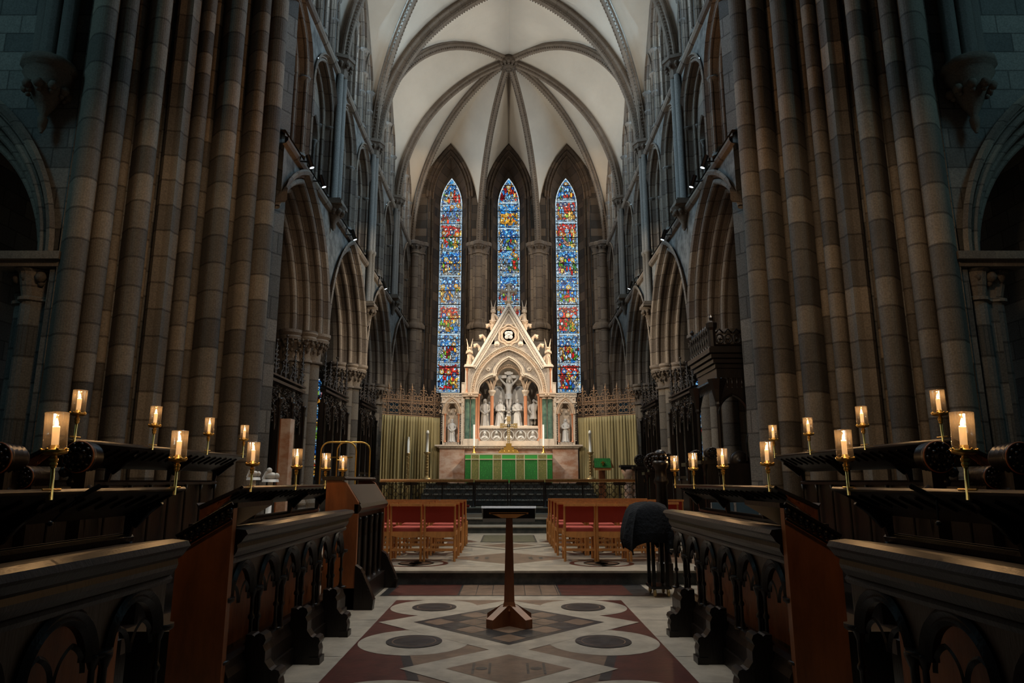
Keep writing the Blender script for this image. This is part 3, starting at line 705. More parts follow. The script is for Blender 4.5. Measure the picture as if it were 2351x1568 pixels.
# roof above crossing side of the choir keeps the sky out of the choir vault
# ================= STAINED GLASS =================
NR=np.random.RandomState(3)
BLUES=[(.02,.16,.55),(.03,.28,.72),(.08,.42,.85),(.01,.07,.28),(.25,.60,.95)]
REDS=[(.50,.0,.005),(.72,.02,.01),(.25,.0,.005),(.85,.06,.02)]
WH=[(.34,.48,.60),(.22,.36,.50),(.52,.60,.64),(.16,.26,.36),(.42,.40,.34)]
GOLD=[(.80,.38,.03),(.85,.60,.15),(.55,.25,.03)]
GRN=[(.10,.30,.02),(.22,.45,.03),(.03,.18,.05)]
PINK=[(.70,.22,.25),(.60,.30,.22)]
def pick(l): return l[NR.randint(len(l))]
def stained_image(nx,ny,w,h,scheme):
    """rows from the sill up; returns ny,nx,3 linear colours"""
    img=np.zeros((ny,nx,3)); X,Y=np.meshgrid((np.arange(nx)+.5)/nx*w,(np.arange(ny)+.5)/ny*h)
    # voronoi cells
    cell=.085; sx=[];sy=[]
    for j in range(int(h/cell)+2):
        for i in range(int(w/cell)+2):
            sx.append((i+NR.rand())*cell-.5*cell); sy.append((j+NR.rand())*cell-.5*cell)
    sx=np.array(sx); sy=np.array(sy); colr=np.zeros((len(sx),3))
    b=.11
    blobs=[]   # (x,y,rx,ry,palette)
    zones=[]
    for (z0,z1,kind) in scheme:
        zones.append((z0,z1,kind)); n=3
        if kind in('red','blue','mix'):
            hh=z1-z0
            for row in range(max(1,int(hh/1.15))):
                for k in range(n):
                    cx=w*(.24+.26*k)+NR.uniform(-.07,.07); cz=z0+.22+row*1.05+NR.uniform(-.1,.1)
                    pal=[WH,WH,REDS,GRN,WH,PINK,BLUES,GOLD][NR.randint(8)]
                    c0=pick(pal); blobs.append((cx,cz+.22,NR.uniform(.141,.2),NR.uniform(.28,.42),c0)); [blobs.append((cx+NR.uniform(-.13,.13),cz+NR.uniform(.0,.5),NR.uniform(.03,.055),NR.uniform(.06,.16),pick([WH,WH,GOLD,REDS,GRN,BLUES,BLUES][NR.randint(7)]))) for _ in range(6)]; blobs.append((cx,cz+.66,.10,.11,pick(GOLD) if NR.rand()<.4 else pick(BLUES))); blobs.append((cx,cz+.66,.05,.065,(.50,.49,.45)))
    for k in range(len(sx)):
        x,y=sx[k],sy[k]; c=None
        kind='blue';z0=0;z1=h
        for a in zones:
            if a[0]<=y<a[1]: z0,z1,kind=a
        hh=z1-z0
        if x<b or x>w-b: c=pick(WH) if NR.rand()<.9 else pick(GOLD)
        elif y-z0<.16: c=pick(WH) if NR.rand()<.7 else pick(BLUES)
        elif y>z1-.10: c=pick(WH)
        elif y>z1-.55: c=pick(REDS if kind=='red' else BLUES) if NR.rand()<.9 else pick(WH)
        else:
            r=NR.rand()
            base=REDS if kind=='red' else BLUES
            if kind=='gold': base=GOLD
            c=pick(base) if r<.70 else pick([WH,REDS,BLUES,GOLD][NR.randint(4)])
            for bx,by,rx,ry,pal in blobs:
                if ((x-bx)/rx)**2+((y-by)/ry)**2<1.15: c=pal
        colr[k]=np.array(c)*NR.uniform(.45,1.1)
    for y0 in range(0,ny,40):
        xs=X[y0:y0+40].ravel(); ys=Y[y0:y0+40].ravel()
        sel=np.where((sy>ys.min()-.3)&(sy<ys.max()+.3))[0]
        D=np.sqrt((xs[:,None]-sx[sel][None])**2+(ys[:,None]-sy[sel][None])**2)
        o=np.argpartition(D,1,axis=1)[:,:2]; d=np.take_along_axis(D,o,1); srt=np.argsort(d,1); o=np.take_along_axis(o,srt,1); d=np.take_along_axis(d,srt,1)
        c=colr[sel[o[:,0]]].copy(); lead=(d[:,1]-d[:,0])<.016; c[lead]*=.08
        img[y0:y0+40]=c.reshape(-1,nx,3) if len(c)==40*nx else c.reshape(-1,nx,3)
    # round white and gold jewels in the canopy heads, arches of the canopies
    for z0,z1,kind in zones:
        if kind in('red','blue'):
            for k in range(3):
                cx=w*(.25+.25*k); cz=z1-.28
                m_=((X-cx)**2+(Y-cz)**2)<.028**2; img[m_]=(.85,.82,.70) if NR.rand()<.7 else (.85,.5,.1)
                rr=np.sqrt(((X-cx)/.115)**2+((Y-(z1-.34))/.17)**2); m_=(abs(rr-1)<.10)&(Y>z1-.36); img[m_]=(.02,.02,.03)
        for zz in (z0,):
            m_=(abs(Y-zz)<.022); img[m_]=(.34,.48,.58)
            m_=(abs(Y-zz-.03)<.010); img[m_]=(.01,.01,.01)
    for bx,by,rx,ry,pal in blobs:
        if rx<.14:
            e_=((X-bx)/rx)**2+((Y-by)/ry)**2; img[e_<1]=np.array(pal)*.95; m_=abs(np.sqrt(e_)-1)<.012/rx; img[m_]*=.1; continue
        for q in (-.5,0,.45):
            m_=(abs(X-bx-q*rx-.02*np.sin(Y*14+bx*9))<.008)&(abs(Y-by)<ry*.8)&(((X-bx)/rx)**2<1); img[m_]*=.15
    m_=(abs(X-b)<.010)|(abs(X-(w-b))<.010); img[m_]*=.08
    m_=(X<.02)|(X>w-.02); img[m_]=(.18,.30,.42)
    m_=(abs((Y+.0)%.335-.17)<.012); img[m_]*=.06     # saddle bars
    return img
def glass_window(name,hc,z0,w,h,arch_h,scheme,y,mt,px=.0235,bars=True):
    nx=int(w/px); ny=int(h/px); img=stained_image(nx,ny,w,h,scheme)
    s=w/2; c=cof(s,arch_h); r=s+c; zs=h-arch_h
    vs=[];fs=[];cols=[]
    for j in range(ny+1):
        z=h*j/ny; hw=s if z<=zs else max(.002,math.sqrt(max(0,r*r-(z-zs)**2))-c)
        for i in range(nx+1):
            vs.append((hc+max(-hw,min(hw,-s+w*i/nx)),y,z0+z))
    for j in range(ny):
        for i in range(nx):
            a=j*(nx+1)+i; q=(a,a+1,a+nx+2,a+nx+1)
            if vs[q[0]][0]>=vs[q[1]][0]-1e-6 and vs[q[3]][0]>=vs[q[2]][0]-1e-6: continue
            col=img[j,i]; z=h*(j+.5)/ny
            if z>zs:
                hw=math.sqrt(max(0,r*r-(z-zs)**2))-c; x=-s+w*(i+.5)/nx
                if hw-abs(x)<.05: col=(.30,.42,.54) if (j//4)%2 else (.42,.5,.52)
                elif hw-abs(x)<.065: col=(.01,.01,.01)
            fs.append(q); cols.append(col)
    me=bpy.data.meshes.new(name); me.from_pydata(vs,[],fs); me.materials.append(mt)
    at_=me.color_attributes.new('col','FLOAT_COLOR','CORNER')
    buf=np.ones((len(fs)*4,4),dtype=np.float32); buf[:,:3]=np.repeat(np.array(cols),4,axis=0); at_.data.foreach_set('color',buf.ravel())
    ob=bpy.data.objects.new(name,me); COL.objects.link(ob); struct(ob)
    fr=MB(); k=0
    for q in range(int(h/.67)+1):
        z=z0+.17+q*.67
        zz=z-z0; hw=s if zz<=zs else math.sqrt(max(0,r*r-(zz-zs)**2))-c
        if hw>.05: fr.tube([(hc-hw,y-.03,z),(hc+hw,y-.03,z)],.012,5)
    fr.build('saddle_bar',M['black'],ob)
    # deep chamfered stone frame round the glass
    fm=MB(); Tm=TE(y)
    prof=[(r+.02,-.02),(r-.005,-.05),(r+.25,-.35)]
    return ob
L1=[(0,1.35,'red'),(1.35,2.75,'blue'),(2.75,4.15,'red'),(4.15,5.6,'blue'),(5.6,6.9,'mix'),(6.9,8.2,'red'),(8.2,9.2,'mix'),(9.2,10.3,'blue')]
L2=[(0,1.35,'blue'),(1.35,2.75,'red'),(2.75,4.15,'red'),(4.15,5.0,'blue'),(5.0,5.7,'gold'),(5.7,8.0,'mix'),(8.0,9.3,'gold'),(9.3,10.3,'red')]
L3=[(0,1.35,'red'),(1.35,2.75,'blue'),(2.75,4.15,'red'),(4.15,5.6,'blue'),(5.6,6.9,'mix'),(6.9,8.3,'red'),(8.3,9.4,'red'),(9.4,10.3,'blue')]
for k,(hc,sch) in enumerate(((-2.8,L1),(0,L2),(2.8,L3))):
    glass_window('window_%d'%(k+1),hc,5.36,1.06,10.6,1.45,sch,31.42,M['stained'])
# reveal: closes the ring between the splay and the glass
w=MB(); T=TE(30.5); sg=.53; cg=cof(sg,1.45); rg=sg+cg
for hc in (-2.8,0,2.8):
    for sd in (-1,1):
        R0=[];
        for i in range(13):
            th=math.acos(cg/rg)*i/12; th2=math.acos(cw/(rw-.52))*i/12
            R0.append([T((hc+sd*((rw-.52)*cos(th2)-cw),14.55+(rw-.52)*sin(th2),.93)),T((hc+sd*(rg*cos(th)-cg),5.36+9.15+rg*sin(th),.93))])
        R0=[[T((hc+sd*(rw-.52-cw),4.9,.93)),T((hc+sd*sg,5.36,.93))]]+R0
        w.grid(R0,0,sm=False,uvs=[[(0,k/1.2),(1,k/1.2)] for k in range(len(R0))])
w.poly([T((-4.9,4.8,1.0)),T((4.9,4.8,1.0)),T((4.9,5.36,.93)),T((-4.9,5.36,.93))],0)
w.build('window_reveal',M['east'],wE)
# aisle east windows
for s,k in ((-1,12),(1,13)):
    glass_window('window_%d'%k,s*8.55,1.5,.95,4.6,.9,[(0,1.5,'gold'),(1.5,3.0,'blue'),(3.0,4.6,'blue')],30.5,M['stained2'],px=.05)
# ================= FIGURES (statues) =================
def elring(c,rx,ry,n,ph=0,fold=0,fn=9):
    out=[]
    for j in range(n):
        a=2*PI*j/n; k=1+fold*sin(fn*a+ph)+fold*.5*sin((fn*2+1)*a+ph*2)
        out.append((c[0]+rx*cos(a)*k,c[1]+ry*sin(a)*k,c[2]))
    return out
def head(mb,x,y,z,h,hair='long',tilt=0,beard=False,m=0,f=-1):
    """h = head height, z = chin; f=-1 faces the viewer"""
    cz=z+h*.52
    rows=[]
    for k in range(9):
        a=-PI/2+PI*k/8; r=cos(a)
        wx=.36*h*r*(1 if a>0 else 1-.25*(-sin(a))); rows.append([(x+tilt*(cz+sin(a)*h*.5-z)+wx*cos(2*PI*j/12),y+.43*h*r*sin(2*PI*j/12),cz+h*.5*sin(a)) for j in range(12)])
    mb.grid(rows,m,cu=True)
    xx=x+tilt*h*.5
    mb.ball((xx,y+f*.42*h,cz-.04*h),.07*h,6,m,(.8,1,1.6))              # nose
    for q in (-1,1):
        mb.ball((xx+q*.14*h,y+f*.36*h,cz+.05*h),.05*h,5,m)             # brows and eyes
        mb.ball((xx+q*.35*h,y,cz-.02*h),.08*h,5,m,(.5,1,1.5))           # ears
    mb.ball((xx,y+f*.38*h,cz-.22*h),.07*h,6,m,(1.6,.7,.5))               # mouth
    if hair!='none':
        mb.ball((xx,y-f*.07*h,cz+.12*h),.47*h,10,m,(.95,1,.95))
        if hair=='long':
            for q in (-1,1): mb.tube([(xx+q*.33*h,y-f*.05*h,cz+.15*h),(xx+q*.42*h,y-f*.05*h,cz-.3*h),(xx+q*.38*h,y-f*.1*h,cz-.75*h)],[.13*h,.15*h,.08*h],7,m)
        if hair=='veil':
            mb.ball((xx,y-f*.06*h,cz+.08*h),.52*h,10,m,(.95,.95,1.05)); [mb.tube([(xx+q*.34*h,y-f*.05*h,cz+.2*h),(xx+q*.46*h,y-f*.05*h,cz-.3*h),(xx+q*.6*h,y-f*.02*h,cz-1.0*h)],[.16*h,.2*h,.12*h],8,m) for q in (-1,1)]
    if beard: mb.ball((xx,y+f*.28*h,cz-.42*h),.2*h,7,m,(1,.9,1.5))
def hand(mb,p,d,r,m=0):
    p=Vector(p); d=Vector(d).normalized(); sd=d.cross(Vector((0,1,0))); 
    if sd.length<.1: sd=Vector((1,0,0))
    sd.normalize(); mb.ball(p+d*r*.9,r,6,m,(1,.6,1.1))
    for k in range(4):
        o=sd*(k-1.5)*r*.42; mb.tube([p+d*r*1.4+o,p+d*r*(2.3+.3*(k in(1,2)))+o*1.1],[r*.24,r*.15],5,m)
    mb.tube([p+d*r*.6+sd*r*.8,p+d*r*1.5+sd*r*1.25],[r*.28,r*.17],5,m)
def robed(mb,x,y,z,H,f=-1,arms='folded',hair='long',beard=False,lean=0,kneel=False,seed=0,m=0,wings=False,tunic=False):
    rr=random.Random(seed); ph=rr.random()*6
    hh=H/7.4 if not kneel else H/5.6
    sh=H-hh*1.35   # shoulder height
    lv=[(0,.165,.13,.15),(.04,.155,.12,.16),(.2,.135,.11,.14),(.4,.125,.10,.12),(.55,.12,.095,.07),(.64,.095,.08,.03),(.74,.12,.085,.02),(.90,.135,.08,.01),(.97,.115,.07,0),(1.0,.05,.045,0),(1.045,.035,.035,0)]
    if tunic: lv=[(.34,.125,.10,.10),(.42,.115,.095,.08),(.55,.105,.085,.04),(.64,.085,.07,.02),(.74,.115,.08,.01),(.90,.135,.08,.01),(.97,.115,.07,0),(1.0,.05,.045,0),(1.045,.035,.035,0)]
    rows=[]
    for t,rx,ry,fo in lv:
        kz=sh*t; rx_=rx*H*(1.5 if kneel and t<.3 else 1); ry_=ry*H*(1.5 if kneel and t<.3 else 1)
        rows.append(elring((x+lean*t*H*.3,y,z+kz),rx_,ry_,40,ph+t*1.3,fo,8))
    mb.grid(rows,m,cu=True,cap=True)
    hx=x+lean*H*.3
    head(mb,hx,y+f*.01*H,z+sh*1.045-.01*H,hh,hair,lean*.4,beard,m,f)
    S=[Vector((hx+q*.125*H,y,z+sh*.95)) for q in (-1,1)]
    ra=.042*H
    for q,s0 in zip((-1,1),S):
        if arms=='folded': E=s0+Vector((q*.03*H,f*.03*H,-.19*H)); Hn=Vector((hx+q*.02*H,y+f*.13*H,z+sh*.70+q*.01*H))
        elif arms=='pray': E=s0+Vector((q*.04*H,f*.05*H,-.17*H)); Hn=Vector((hx+q*.012*H,y+f*.15*H,z+sh*.84))
        elif arms=='low': E=s0+Vector((q*.04*H,f*.02*H,-.2*H)); Hn=Vector((hx+q*.03*H,y+f*.13*H,z+sh*.56))
        elif arms=='up': 
            E=s0+Vector((q*.07*H,f*.05*H,.04*H if q>0 else -.17*H)); Hn=Vector((hx+q*(.05 if q>0 else .10)*H,y+f*.09*H,z+sh*(1.12 if q>0 else .58)))
        else: E=s0+Vector((q*.05*H,0,-.2*H)); Hn=E+Vector((0,f*.04*H,-.19*H))
        mb.tube([s0-Vector((q*.02*H,0,0)),s0.lerp(E,.5),E,E.lerp(Hn,.6),Hn],[ra*1.1,ra*1.05,ra*.95,ra*.85,ra*.6],9,m)
        hand(mb,Hn,(Hn-E),.02*H,m)
    if tunic:
        for q in (-1,1):
            kx=x+q*.05*H; mb.tube([(kx,y,z+.36*sh),(kx+q*.005*H,y+f*.02*H,z+.22*sh),(kx,y-f*.01*H,z+.12*sh),(kx,y,z+.03*H)],[.05*H,.038*H,.036*H,.024*H],9,m)
            mb.tube([(kx,y-f*.01*H,z+.02*H),(kx+q*.01*H,y+f*.08*H,z+.014*H)],[.026*H,.018*H],7,m)
    else:
        for q in (-1,1): mb.ball((x+q*.06*H,y+f*.13*H,z+.018*H),.03*H,6,m,(1,1.7,.6))
        mb.tube([(x-.11*H,y+f*.08*H,z+sh*.86),(x,y+f*.105*H,z+sh*.62),(x+.11*H,y+f*.09*H,z+sh*.42),(x+.12*H,y+f*.05*H,z+sh*.2)],[.010*H,.014*H,.016*H,.010*H],6,m)   # mantle fold
    if wings:
        for q in (-1,1):
            pts=[(.05,.62,.03),(.08,.95,.042),(.10,1.2,.036),(.17,1.62,.008)]
            mb.tube([(x+q*a*H,y-f*.09*H,z+b*H*.9) for a,b,r in pts],[r*H for a,b,r in pts],8,m)
            mb.tube([(x+q*.09*H,y-f*.1*H,z+.5*H),(x+q*.12*H,y-f*.11*H,z+1.0*H)],[.012*H,.035*H],6,m)
# ================= REREDOS =================
YR=25.0
def P2(u,v): return at(u,v,YR)
def ux(u): return (u-1168)*.01605
def vz(v): return at(1168,v,YR)[1]
def frontarch(mb,hc,zs,s,h,prof,n=14,m=0,y=YR,zb=None,bl=.3):
    c=cof(s,h); r=s+c; arch(mb,TE(y),hc,zs,c,[(r+a,d) for a,d in prof],n,zb=zb,m=m,bl=bl); return c,r
R=thing('reredos','tall gabled cream stone reredos with white marble figures behind the green altar','altar screen',(0,YR+.2,1.28))
z0=1.28; zl=vz(1030)
mb=MB()
for a,b in ((1013,1069),(1266,1323)): mb.box(ux(a),YR-.1,z0,ux(b),YR+.7,zl)
mb.box(ux(1069),YR,z0,ux(1266),YR+.7,zl)
mb.build('veined_marble_base',M['vein'],R)['label']='cream and red veined marble base'
mb=MB()
for za,zb_,o in ((vz(1030),vz(1027.5),.03),(vz(1027.5),vz(1025),.10),(vz(1025),vz(1021.5),.16)): mb.box(ux(1013)-o,YR-.1-o,za,ux(1323)+o,YR+.7,zb_)
for k in range(96): 
    x=ux(1013)+k*(ux(1323)-ux(1013))/95; mb.ball((x,YR-.22,vz(1028)),.022,5)
mb.box(ux(1069),YR-.16,vz(1021.5),ux(1266),YR+.3,vz(1016)); mb.box(ux(1093),YR-.10,vz(1016),ux(1242),YR+.3,vz(1012.5))
mb.build('ledge',M['pale'],R)
# side wings with niches
for s,nm in ((-1,'left'),(1,'right')):
    wx=MB(); xo,xi=sorted((s*ux(1321),s*ux(1276))); zt=vz(903); zb_=vz(1021.5); hc=s*ux(1297)
    T=TE(YR-.02); c=cof(.24,.46); r=.24+c; zs=vz(951)
    spandrel(wx,T,hc,zs,c,r,xo,xi,vz(925),0,z0=zb_,m=0,n=8)
    wx.box(xo,YR+.35,zb_,xi,YR+.5,vz(925)); wx.box(xo,YR-.03,vz(925),xi,YR+.5,zt-.12)
    wx.box(xo-.03,YR-.07,zt-.14,xi+.03,YR+.5,zt-.10); wx.box(xo-.03,YR-.07,vz(926),xi+.03,YR+.4,vz(923.5))
    wx.box(xo,YR-.02,zb_,xo+.05,YR+.5,zt-.1); wx.box(xi-.05,YR-.02,zb_,xi,YR+.5,zt-.1)
    for k in range(16): wx.box(xo+k*.048,YR-.07,zt-.10,xo+k*.048+.026,YR,zt-.04)
    wx.box(xo-.03,YR-.08,zt-.04,xi+.03,YR+.5,zt)
    wx.build('wing_wall',M['pale'],R)
    mb=MB()
    frontarch(mb,hc,zs,.27,.52,[(.10,-.03),(.07,-.07),(.04,-.03),(.02,-.05),(0,-.06),(-.02,-.02),(-.03,.12),(-.09,.14)],10,y=YR-.02)
    for k in range(15):
        th=-PI*.06+PI*1.12*k/14; mb.ball((hc+.43*cos(th),YR-.06,zs+.06+.62*max(0,sin(th))**.8),.03,5)
    for q in (-1,1): mb.ball((hc+q*.12,YR+.1,zs+.14),.06,6); mb.ball((hc+q*.19,YR+.1,zs+.0),.05,6)
    mb.build('niche_arch',M['cream'],R)
    for q in (-1,1):
        for d in (0,.05):
            mb=MB(); shaft(mb,hc+q*(.25+d*1.2),YR+.0+d,zb_+.10,zs+.02,.032,0,8,cap=.14,base=.09); mb.build('niche_colonnette',M['orange'],R)['label']='orange marble colonnette'
    mb=MB(); 
    for xx in (xo+.02,xi-.02):
        for k in range(22): mb.ball((xx,YR-.05,zb_+.15+k*.065),.022,5)
    mb.box(hc-.22,YR-.03,zb_,hc+.22,YR+.3,zb_+.1)
    mb.build('foliage_border',M['carve'],R)
    # inner step between wing and main pier
    mb=MB(); a,b=sorted((s*ux(1268.5),s*ux(1276))); mb.box(a,YR-.06,zb_,b,YR+.5,vz(881)); 
    for k in range(3): mb.box(a+.01+k*.045,YR-.08,vz(881),a+.035+k*.045,YR,vz(880)+.03)
    mb.build('wing_buttress',M['pale'],R)
    tmb=MB(); robed(tmb,hc,YR+.10,zb_+.11,vz(960)-zb_-.12,arms='low' if s<0 else 'folded',hair='long' if s<0 else 'veil',beard=s<0,seed=3+s)
    tag(tmb.build('niche_statue',M['marble']),('white marble bearded robed figure standing in the left niche beside the altar' if s<0 else 'white marble veiled figure with crossed arms in the right niche beside the altar'),'statue')
    # main pier with paired green marble panels
    mb=MB(); xa,xb=sorted((s*ux(1238),s*ux(1268))); mb.box(xa,YR-.02,zb_,xb,YR+.55,vz(916))
    mb.box(xa-.03,YR-.20,zb_,xb+.03,YR,vz(1010)); mb.box(xa-.02,YR-.16,vz(1010),xb+.02,YR,vz(1008))
    mb.build('main_pier',M['pale'],R)
    g=MB(); cx=s*ux(1255)
    for q in (-1,1): g.lathe([(.095,vz(1008)),(.095,vz(916))],(cx+q*.105,YR-.04,0),14)
    g.build('green_marble_shafts',M['green'],R)['label']='pair of dark green marble shafts'
    mb=MB()
    for xx in (cx-.235,cx+.235):
        for k in range(34): mb.ball((xx,YR-.06,vz(1007)+k*.044),.018,4)
    for q in (-1,1): mb.lathe([(.10,vz(917)),(.12,vz(916)),(.10,vz(915)),(.15,vz(912))],(cx+q*.105,YR-.04,0),12)
    mb.box(cx-.28,YR-.22,vz(912),cx+.28,YR+.3,vz(906)); mb.box(cx-.30,YR-.25,vz(906),cx+.30,YR+.3,vz(903)); knobs(mb,(cx,YR-.1),.16,vz(909),.04,10)
    mb.build('pier_capital',M['cream'],R)
    for k,xx in enumerate((1237,1242.5)):
        o=MB(); shaft(o,s*ux(xx),YR-.05+.05*(k==0),vz(1012),vz(905),.048,0,10,cap=.16,base=.12); o.build('orange_shaft',M['orange'],R)['label']='orange marble shaft'
    # haunch block beside the arch
    mb=MB(); xa,xb=sorted((s*ux(1247),s*ux(1268))); mb.box(xa,YR+.02,vz(903),xb,YR+.5,vz(842)); mb.box(xb-.05 if s>0 else xa,YR-.06,vz(903),xb if s>0 else xa+.05,YR+.02,vz(845))
    mb.box(xa-.04,YR-.12,vz(843),xb+.05,YR+.5,vz(840)); mb.box(xa-.02,YR-.08,vz(840),xb+.02,YR+.5,vz(837)); mb.build('haunch_block',M['pale'],R)
    o=MB(); shaft(o,s*ux(1264.5),YR-.03,vz(902),vz(845),.03,0,8); o.build('haunch_colonnette',M['orange'],R)
    # angel on pedestals and on the gable
    for (u,vb,vt,nm2) in ((1259,837,795,'shoulder'),(1204.5,736,703,'gable')):
        H=vz(vt)-vz(vb); am=MB(); robed(am,s*ux(u),YR+.05,vz(vb),H,arms='pray' if nm2=='shoulder' else 'folded',seed=int(u),wings=True)
        for i,v_ in enumerate(am.v): pass
        tag(am.build('angel_statue',M['cream']),'small cream stone angel with raised wings on the %s %s'%(nm,'outer shoulder of the reredos' if nm2=='shoulder' else 'pinnacle beside the reredos gable'),'statue')
    # pinnacle shaft under the upper angel
    mb=MB(); x=s*ux(1205); shaft(mb,x,YR+.05,vz(772),vz(738),.07,0,8,cap=.18,base=.1); mb.box(x-.13,YR-.08,vz(738),x+.13,YR+.2,vz(736)); mb.box(x-.06,YR,vz(790),x+.06,YR+.15,vz(771)); mb.build('pinnacle',M['cream'],R)
# great arch, gable, tracery
zs=vz(903); zap=vz(704); SA=ux(1256); mb=MB()
cA=cof(SA,1.80); rA=SA+cA
# the gable wall: solid slab with arch opening, in front plane YR
def gable_z(x): 
    t=abs(x)/ux(1252); return zap-(zap-vz(840))*t
prev=None
for sd in (-1,1):
    prev=None
    for i in range(19):
        th=math.acos(cA/rA)*i/18; x=sd*(rA*cos(th)-cA); z=zs+rA*sin(th); q=(x,z,max(z+.01,gable_z(x)))
        if prev:
            mb.poly([(prev[0],YR,prev[1]),(x,YR,z),(x,YR,q[2]),(prev[0],YR,prev[2])]); mb.poly([(prev[0],YR+.4,prev[1]),(x,YR+.4,z),(x,YR+.4,q[2]),(prev[0],YR+.4,prev[2])])
        prev=q
mb.build('gable_wall',M['carve'],R)['label']='finely diapered pinkish gable wall'
mb=MB()
for sd in (-1,1):
    a=(sd*ux(1254),YR-.06,vz(843)); b=(0,YR-.06,zap+.08)
    for w_,o,r in ((0,.0,.055),(-.10,.0,.035),(-.18,.03,.03)):
        mb.tube([(a[0]+sd*w_*.8,a[1]+o,a[2]+w_*.35),(b[0],b[1]+o,b[2]+w_*2.0)],r,8)
    Vn=Vector((b[0]-a[0],0,b[2]-a[2])); n=Vn.length; d=Vn/n; nn=Vector((sd*d.z*1,0,-d.x*sd*1)); nn=Vector((sd*abs(d.z),0,abs(d.x)))
    mb.grid([[Vector(a)+nn*.07+Vector((0,.0,0)),Vector(a)+nn*.07+Vector((0,.5,0))],[Vector(b)+nn*.07,Vector(b)+nn*.07+Vector((0,.5,0))]],0)
mb.build('gable_moulding',M['pale'],R)
mb=MB()
for sd in (-1,1):
    a=Vector((sd*ux(1254),YR-.10,vz(843))); b=Vector((0,YR-.10,zap))
    for k in range(46): p=a.lerp(b,(k+.5)/46); mb.ball(p+Vector((-sd*.065,0,-.03)),.026,5)
mb.build('rope_bead',M['carve'],R)
for sd in (-1,1):
    a=Vector((sd*ux(1254),YR+.1,vz(843))); b=Vector((0,YR+.1,zap))
    for k,t in enumerate((.10,.27,.42,.60,.76,.9)):
        p=a.lerp(b,t)+Vector((sd*.06,0,.04)); c=MB()
        pts=[p+Vector((sd*.0,0,0)),p+Vector((sd*.05,-.02,.12)),p+Vector((sd*.13,-.04,.20)),p+Vector((sd*.22,-.05,.18)),p+Vector((sd*.23,-.05,.10)),p+Vector((sd*.17,-.05,.08))]
        c.tube(pts,[.075,.06,.06,.055,.05,.03],8); c.ball(p+Vector((sd*.18,-.06,.13)),.055,7); c.build('crocket',M['cream'],R)
# finial cross
mb=MB(); x=0; zc=vz(668); mb.tube([(0,YR+.1,zap-.05),(0,YR+.1,vz(648)-.1)],.06,8); mb.lathe([(.05,zap),(.08,zap+.10),(.11,zap+.2),(.07,zap+.26),(.05,zap+.34),(.09,zap+.40),(.05,zap+.46)],(0,YR+.1,0),10); knobs(mb,(0,YR+.1),.13,zap+.22,.045,6)
mb.tube([(-.27,YR+.1,zc),(.27,YR+.1,zc)],.06,8); mb.tube([(.17*cos(2*PI*k/20),YR+.1,zc+.17*sin(2*PI*k/20)) for k in range(20)],.035,6,closed=True,up=(0,1,0))
for a,b in ((-.27,0),(.27,0),(0,.24)): 
    for q in (-1,0,1): mb.ball((a+(q*.07 if a==0 else 0),YR+.1,zc+b+(q*.07 if b==0 else 0)+(.03 if (q==0 and b) else 0)),.062,7)
mb.build('finial_cross',M['cream'],R)
# sexfoil roundel in the gable
mb=MB(); cz=vz(770)
mb.tube([((.34+.055*abs(cos(3*a)))*cos(a+PI/6),YR-.03,cz+(.34+.055*abs(cos(3*a)))*sin(a+PI/6)) for a in [2*PI*k/60 for k in range(60)]],.035,7,closed=True,up=(0,1,0))
mb.tube([((.24+.05*abs(cos(3*a)))*cos(a+PI/6),YR-.02,cz+(.24+.05*abs(cos(3*a)))*sin(a+PI/6)) for a in [2*PI*k/60 for k in range(60)]],.03,7,closed=True,up=(0,1,0))
mb.lathe([(.33,-.02),(.24,.0)],(0,YR,cz),36,ax='y')
mb.build('foiled_roundel',M['cream'],R)
mb=MB(); mb.lathe([(.23,-.015),(.22,-.02)],(0,YR,cz),24,1,ax='y')
for k in range(4):
    a=PI/4+PI/2*k; mb.ball((.10*cos(a),YR-.04,cz+.10*sin(a)),.085,8,0,(1,.5,1)); 
mb.ball((0,YR-.05,cz),.06,8,0); mb.ball((0,YR-.05,cz+.1),.06,8,0); 
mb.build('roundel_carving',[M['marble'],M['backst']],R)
mb=MB()
for q in (-1,1): mb.lathe([(.02,-.06),(.07,-.05),(.10,-.02),(.11,0)],(q*.44,YR-.02,vz(790)),14,ax='y')
mb.tube([(-.22,YR-.02,vz(745)),(0,YR-.02,vz(720)),(.22,YR-.02,vz(745))],.025,6,closed=True)
mb.build('gable_boss',M['pale'],R)
# carved archivolt band + mouldings
mb=MB(); prof=[(.00,-.05),(-.02,-.09),(-.05,-.05),(-.06,-.03)]
arch(mb,TE(YR),0,zs,cA,[(rA+a,d) for a,d in prof],20); arch(mb,TE(YR),0,zs,cA,[(rA+a,d) for a,d in [(-.145,-.03),(-.155,-.07),(-.175,-.07),(-.19,-.03),(-.195,.10)]],20)
mb.build('archivolt_moulding',M['pale'],R)
mb=MB(); arch(mb,TE(YR),0,zs,cA,[(rA-.05,-.03),(rA-.10,-.05),(rA-.15,-.03)],20)
for sd in (-1,1):
    for i in range(36):
        th=math.acos(cA/rA)*(i+.5)/36; r=rA-.105; mb.ball((sd*(r*cos(th)-cA),YR-.05,zs+r*sin(th)),.026,5); mb.ball((sd*((r+.03)*cos(th+.02)-cA),YR-.06,zs+(r+.04)*sin(th+.02)),.022,4)
mb.build('archivolt_foliage',M['cream'],R)
